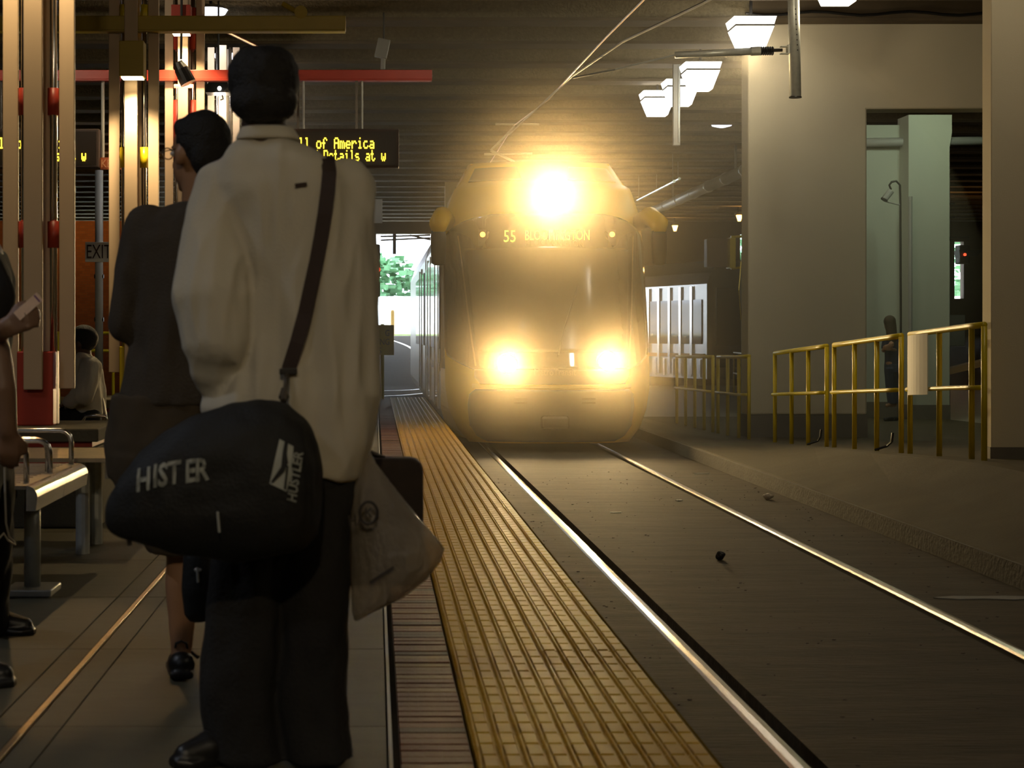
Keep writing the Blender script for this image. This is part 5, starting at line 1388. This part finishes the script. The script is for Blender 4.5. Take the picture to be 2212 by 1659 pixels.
MB().prism([v1 - ax * .014 - nn * .014 - Vector((0, .001, 0)), v1 - ax * .008 - nn * .014 - Vector((0, .001, 0)), v1 - ax * .008 + nn * .014 - Vector((0, .001, 0)), v1 - ax * .014 + nn * .014 - Vector((0, .001, 0))], (0, .001, 0)).build('printed_stripe', M('violet_ink', (.25, .12, .22), .7), pp)

# ---- seated man beyond the plinth -------------------------------------
DD = 12.3
Dd = lambda x, y, d=0.0: px(x, y, DD + d)
manD = thing('person', 'person in loose white shirt seated beyond the column cluster', 'person', (Dd(190, 1050).x, DD, ZP))
def bodyD(mb):
    global atD
    atD = head_prims(mb, Dd(176, 740), math.radians(80), 1.0, Dd(182, 790))
    mb.cap(Dd(186, 800), .10, Dd(196, 900), .12)
    mb.cap(Dd(186, 905, -.08), .075, Dd(140, 905, -.1), .06); mb.cap(Dd(140, 905, -.1), .055, Dd(138, 1035, -.1), .04)
    mb.cap(Dd(186, 905, .08), .075, Dd(140, 905, .1), .06); mb.cap(Dd(140, 905, .1), .055, Dd(138, 1035, .1), .04)
    mb.cap(Dd(188, 800, -.15), .05, Dd(180, 860, -.2), .042); mb.cap(Dd(180, 860, -.2), .04, Dd(148, 872, -.18), .03)
    hand_prims(mb, Dd(148, 872, -.18), (-1, 0, -.2), (0, 0, 1), (0, 1, 0), 1, .5)
organic('body', bodyD, m_skinA, manD, .012, 3)
eyes(manD, atD)
organic('hair', lambda mb: mb.ell(atD(0, -.018, .03), (.088, .108, .10), Matrix.Rotation(math.radians(80), 3, 'Z')), m_hair, manD, .012, 2)
def shD(mb):
    rings(mb, [(762, 168, 192, .09, 0), (778, 164, 208, .17, 0), (800, 162, 220, .20, 0), (850, 158, 226, .20, 0), (898, 160, 226, .18, 0)], DD)
    mb.cap(Dd(196, 795, -.17), .085, Dd(180, 852, -.22), .08); mb.cap(Dd(180, 852, -.22), .078, Dd(152, 868, -.2), .055)
organic('shirt', shD, m_shirt, manD, .012, 2, folds(.014, 14, 4))
def ptD(mb):
    for sd in (-.1, .1):
        mb.cap(Dd(190, 902, sd), .10, Dd(145, 900, sd), .085); mb.cap(Dd(145, 900, sd), .08, Dd(140, 1028, sd), .06)
organic('trousers', ptD, m_pants, manD, .014, 2)
for sd in (-.1, .1):
    organic('shoe', lambda mb: shoe(mb, Dd(142, 1050, sd), Dd(138, 1050, sd) - Vector((.16, 0, 0))), m_shoe, manD, .008, 2)
st = thing('platform_bench', 'steel seat under the person in the loose white shirt', 'bench', (Dd(196, 1050).x, DD, ZP))
MB().span((Dd(150, 0).x, DD - .3, Dd(0, 921).z), (Dd(236, 0).x, DD + .3, Dd(0, 915).z)).build('seat', MATS['bench_steel'], st)
for xv in (160, 228): MB().tube([(Dd(xv, 0).x, DD, ZP), (Dd(xv, 0).x, DD, Dd(0, 920).z)], .03, 10).build('leg', m_galv, st)
MB().tube([Dd(178, 912, -.32), Dd(184, 899, -.32), Dd(205, 898, -.32), Dd(228, 899, -.32), Dd(232, 914, -.32)], .012, 8).build('armrest', m_chrome, st, smooth=True)

# ---- woman standing behind the fence ----------------------------------
DWm = 28.0
Wm = lambda x, y, d=0.0: px(x, y, DWm + d)
zw = ramp(DWm)
wom = thing('person', 'long-haired person in navy top and jeans standing by the pale wall', 'person', (Wm(1928, 880).x, DWm, zw))
k_ = 1.0
def bodyW(mb):
    global atW
    atW = head_prims(mb, Wm(1921, 698), math.radians(25), 1.0, Wm(1924, 722))
    mb.cap(Wm(1926, 735), .09, Wm(1928, 790), .10)
    for xx, dd in ((1922, -.03), (1932, .05)):
        mb.cap(Wm(xx + 2, 785, dd), .085, Wm(xx, 830, dd), .06); mb.cap(Wm(xx, 830, dd), .055, Wm(xx + 2, 872, dd), .04); mb.cap(Wm(xx + 2, 874, dd), .035, Wm(xx - 6, 876, dd - .08), .03)
    mb.cap(Wm(1915, 733), .045, Wm(1909, 757, -.04), .038); mb.cap(Wm(1909, 757, -.04), .035, Wm(1916, 748, -.16), .028)
    hand_prims(mb, Wm(1916, 748, -.16), (.7, -.3, .2), (0, -1, 0), (0, 0, 1), 1, .7)
    mb.cap(Wm(1938, 733), .045, Wm(1942, 758, -.02), .038); mb.cap(Wm(1942, 758, -.02), .035, Wm(1924, 754, -.16), .028)
    hand_prims(mb, Wm(1924, 754, -.16), (-.8, -.2, .1), (0, -1, 0), (0, 0, 1), 1, .7)
organic('body', bodyW, m_skinB, wom, .012, 3)
eyes(wom, atW)
def hrW(mb):
    mb.ell(Wm(1922, 694, -.02), (.098, .11, .10)); mb.cap(Wm(1924, 700, -.04), .09, Wm(1927, 730, -.07), .085)
organic('hair', hrW, m_hairbr, wom, .012, 2)
def tpW(mb):
    rings(mb, [(720, 1918, 1932, .05, 0), (727, 1911, 1942, .09, 0), (745, 1910, 1944, .11, 0), (770, 1912, 1943, .11, 0), (796, 1911, 1945, .12, 0)], DWm)
    mb.cap(Wm(1914, 731), .055, Wm(1910, 750, -.03), .05); mb.cap(Wm(1939, 731), .055, Wm(1942, 750, -.02), .05)
organic('top', tpW, m_navy, wom, .012, 2)
def jnW(mb):
    rings(mb, [(785, 1911, 1945, .12, 0), (805, 1911, 1945, .125, 0)], DWm)
    rings(mb, [(795, 1911, 1930, .11, -.03), (830, 1913, 1932, .08, -.03), (872, 1918, 1936, .08, -.03)], DWm)
    rings(mb, [(795, 1926, 1945, .11, .05), (830, 1924, 1942, .08, .05), (872, 1926, 1944, .08, .05)], DWm)
organic('jeans', jnW, m_jeans, wom, .012, 2)
def shoeW(mb, x, dd):
    c = Wm(x, 877, dd); c.z = zw + .04; mb.cap(c + Vector((.02, 0, 0)), .04, c + Vector((-.10, -.04, -.008)), .032)
for x, dd in ((1924, -.03), (1934, .05)): organic('shoe', lambda mb: shoeW(mb, x, dd), m_shoe, wom, .008, 2)

# ================================================================== HAZE ADDED FOR THE LAMP GLOW
def haze_mat(name, col, dens, g):
    m = bpy.data.materials.new(name); m.use_nodes = True
    N, L = m.node_tree.nodes, m.node_tree.links; N.clear()
    o = N.new('ShaderNodeOutputMaterial'); v = N.new('ShaderNodeVolumeScatter')
    v.inputs['Color'].default_value = (*col, 1); v.inputs['Density'].default_value = dens; v.inputs['Anisotropy'].default_value = g
    L.new(v.outputs[0], o.inputs['Volume'])
    return m
o = MB().ell((TX, 21.35, 2.0), (5.4, 2.0, 3.85), nu=32, nv=20).build('lens_glow_haze', haze_mat('lens_glow_haze', (1.0, .84, .58), LENS_GLOW, LENS_GLOW_G))  # ellipsoid of haze shaped to give the headlamps their lens-like halo
setp(o, 'haze volume added for the lens glow around the headlamps', 'haze', kind='stuff')
for o in list(bpy.data.objects):
    if '_o' in o: del o['_o']
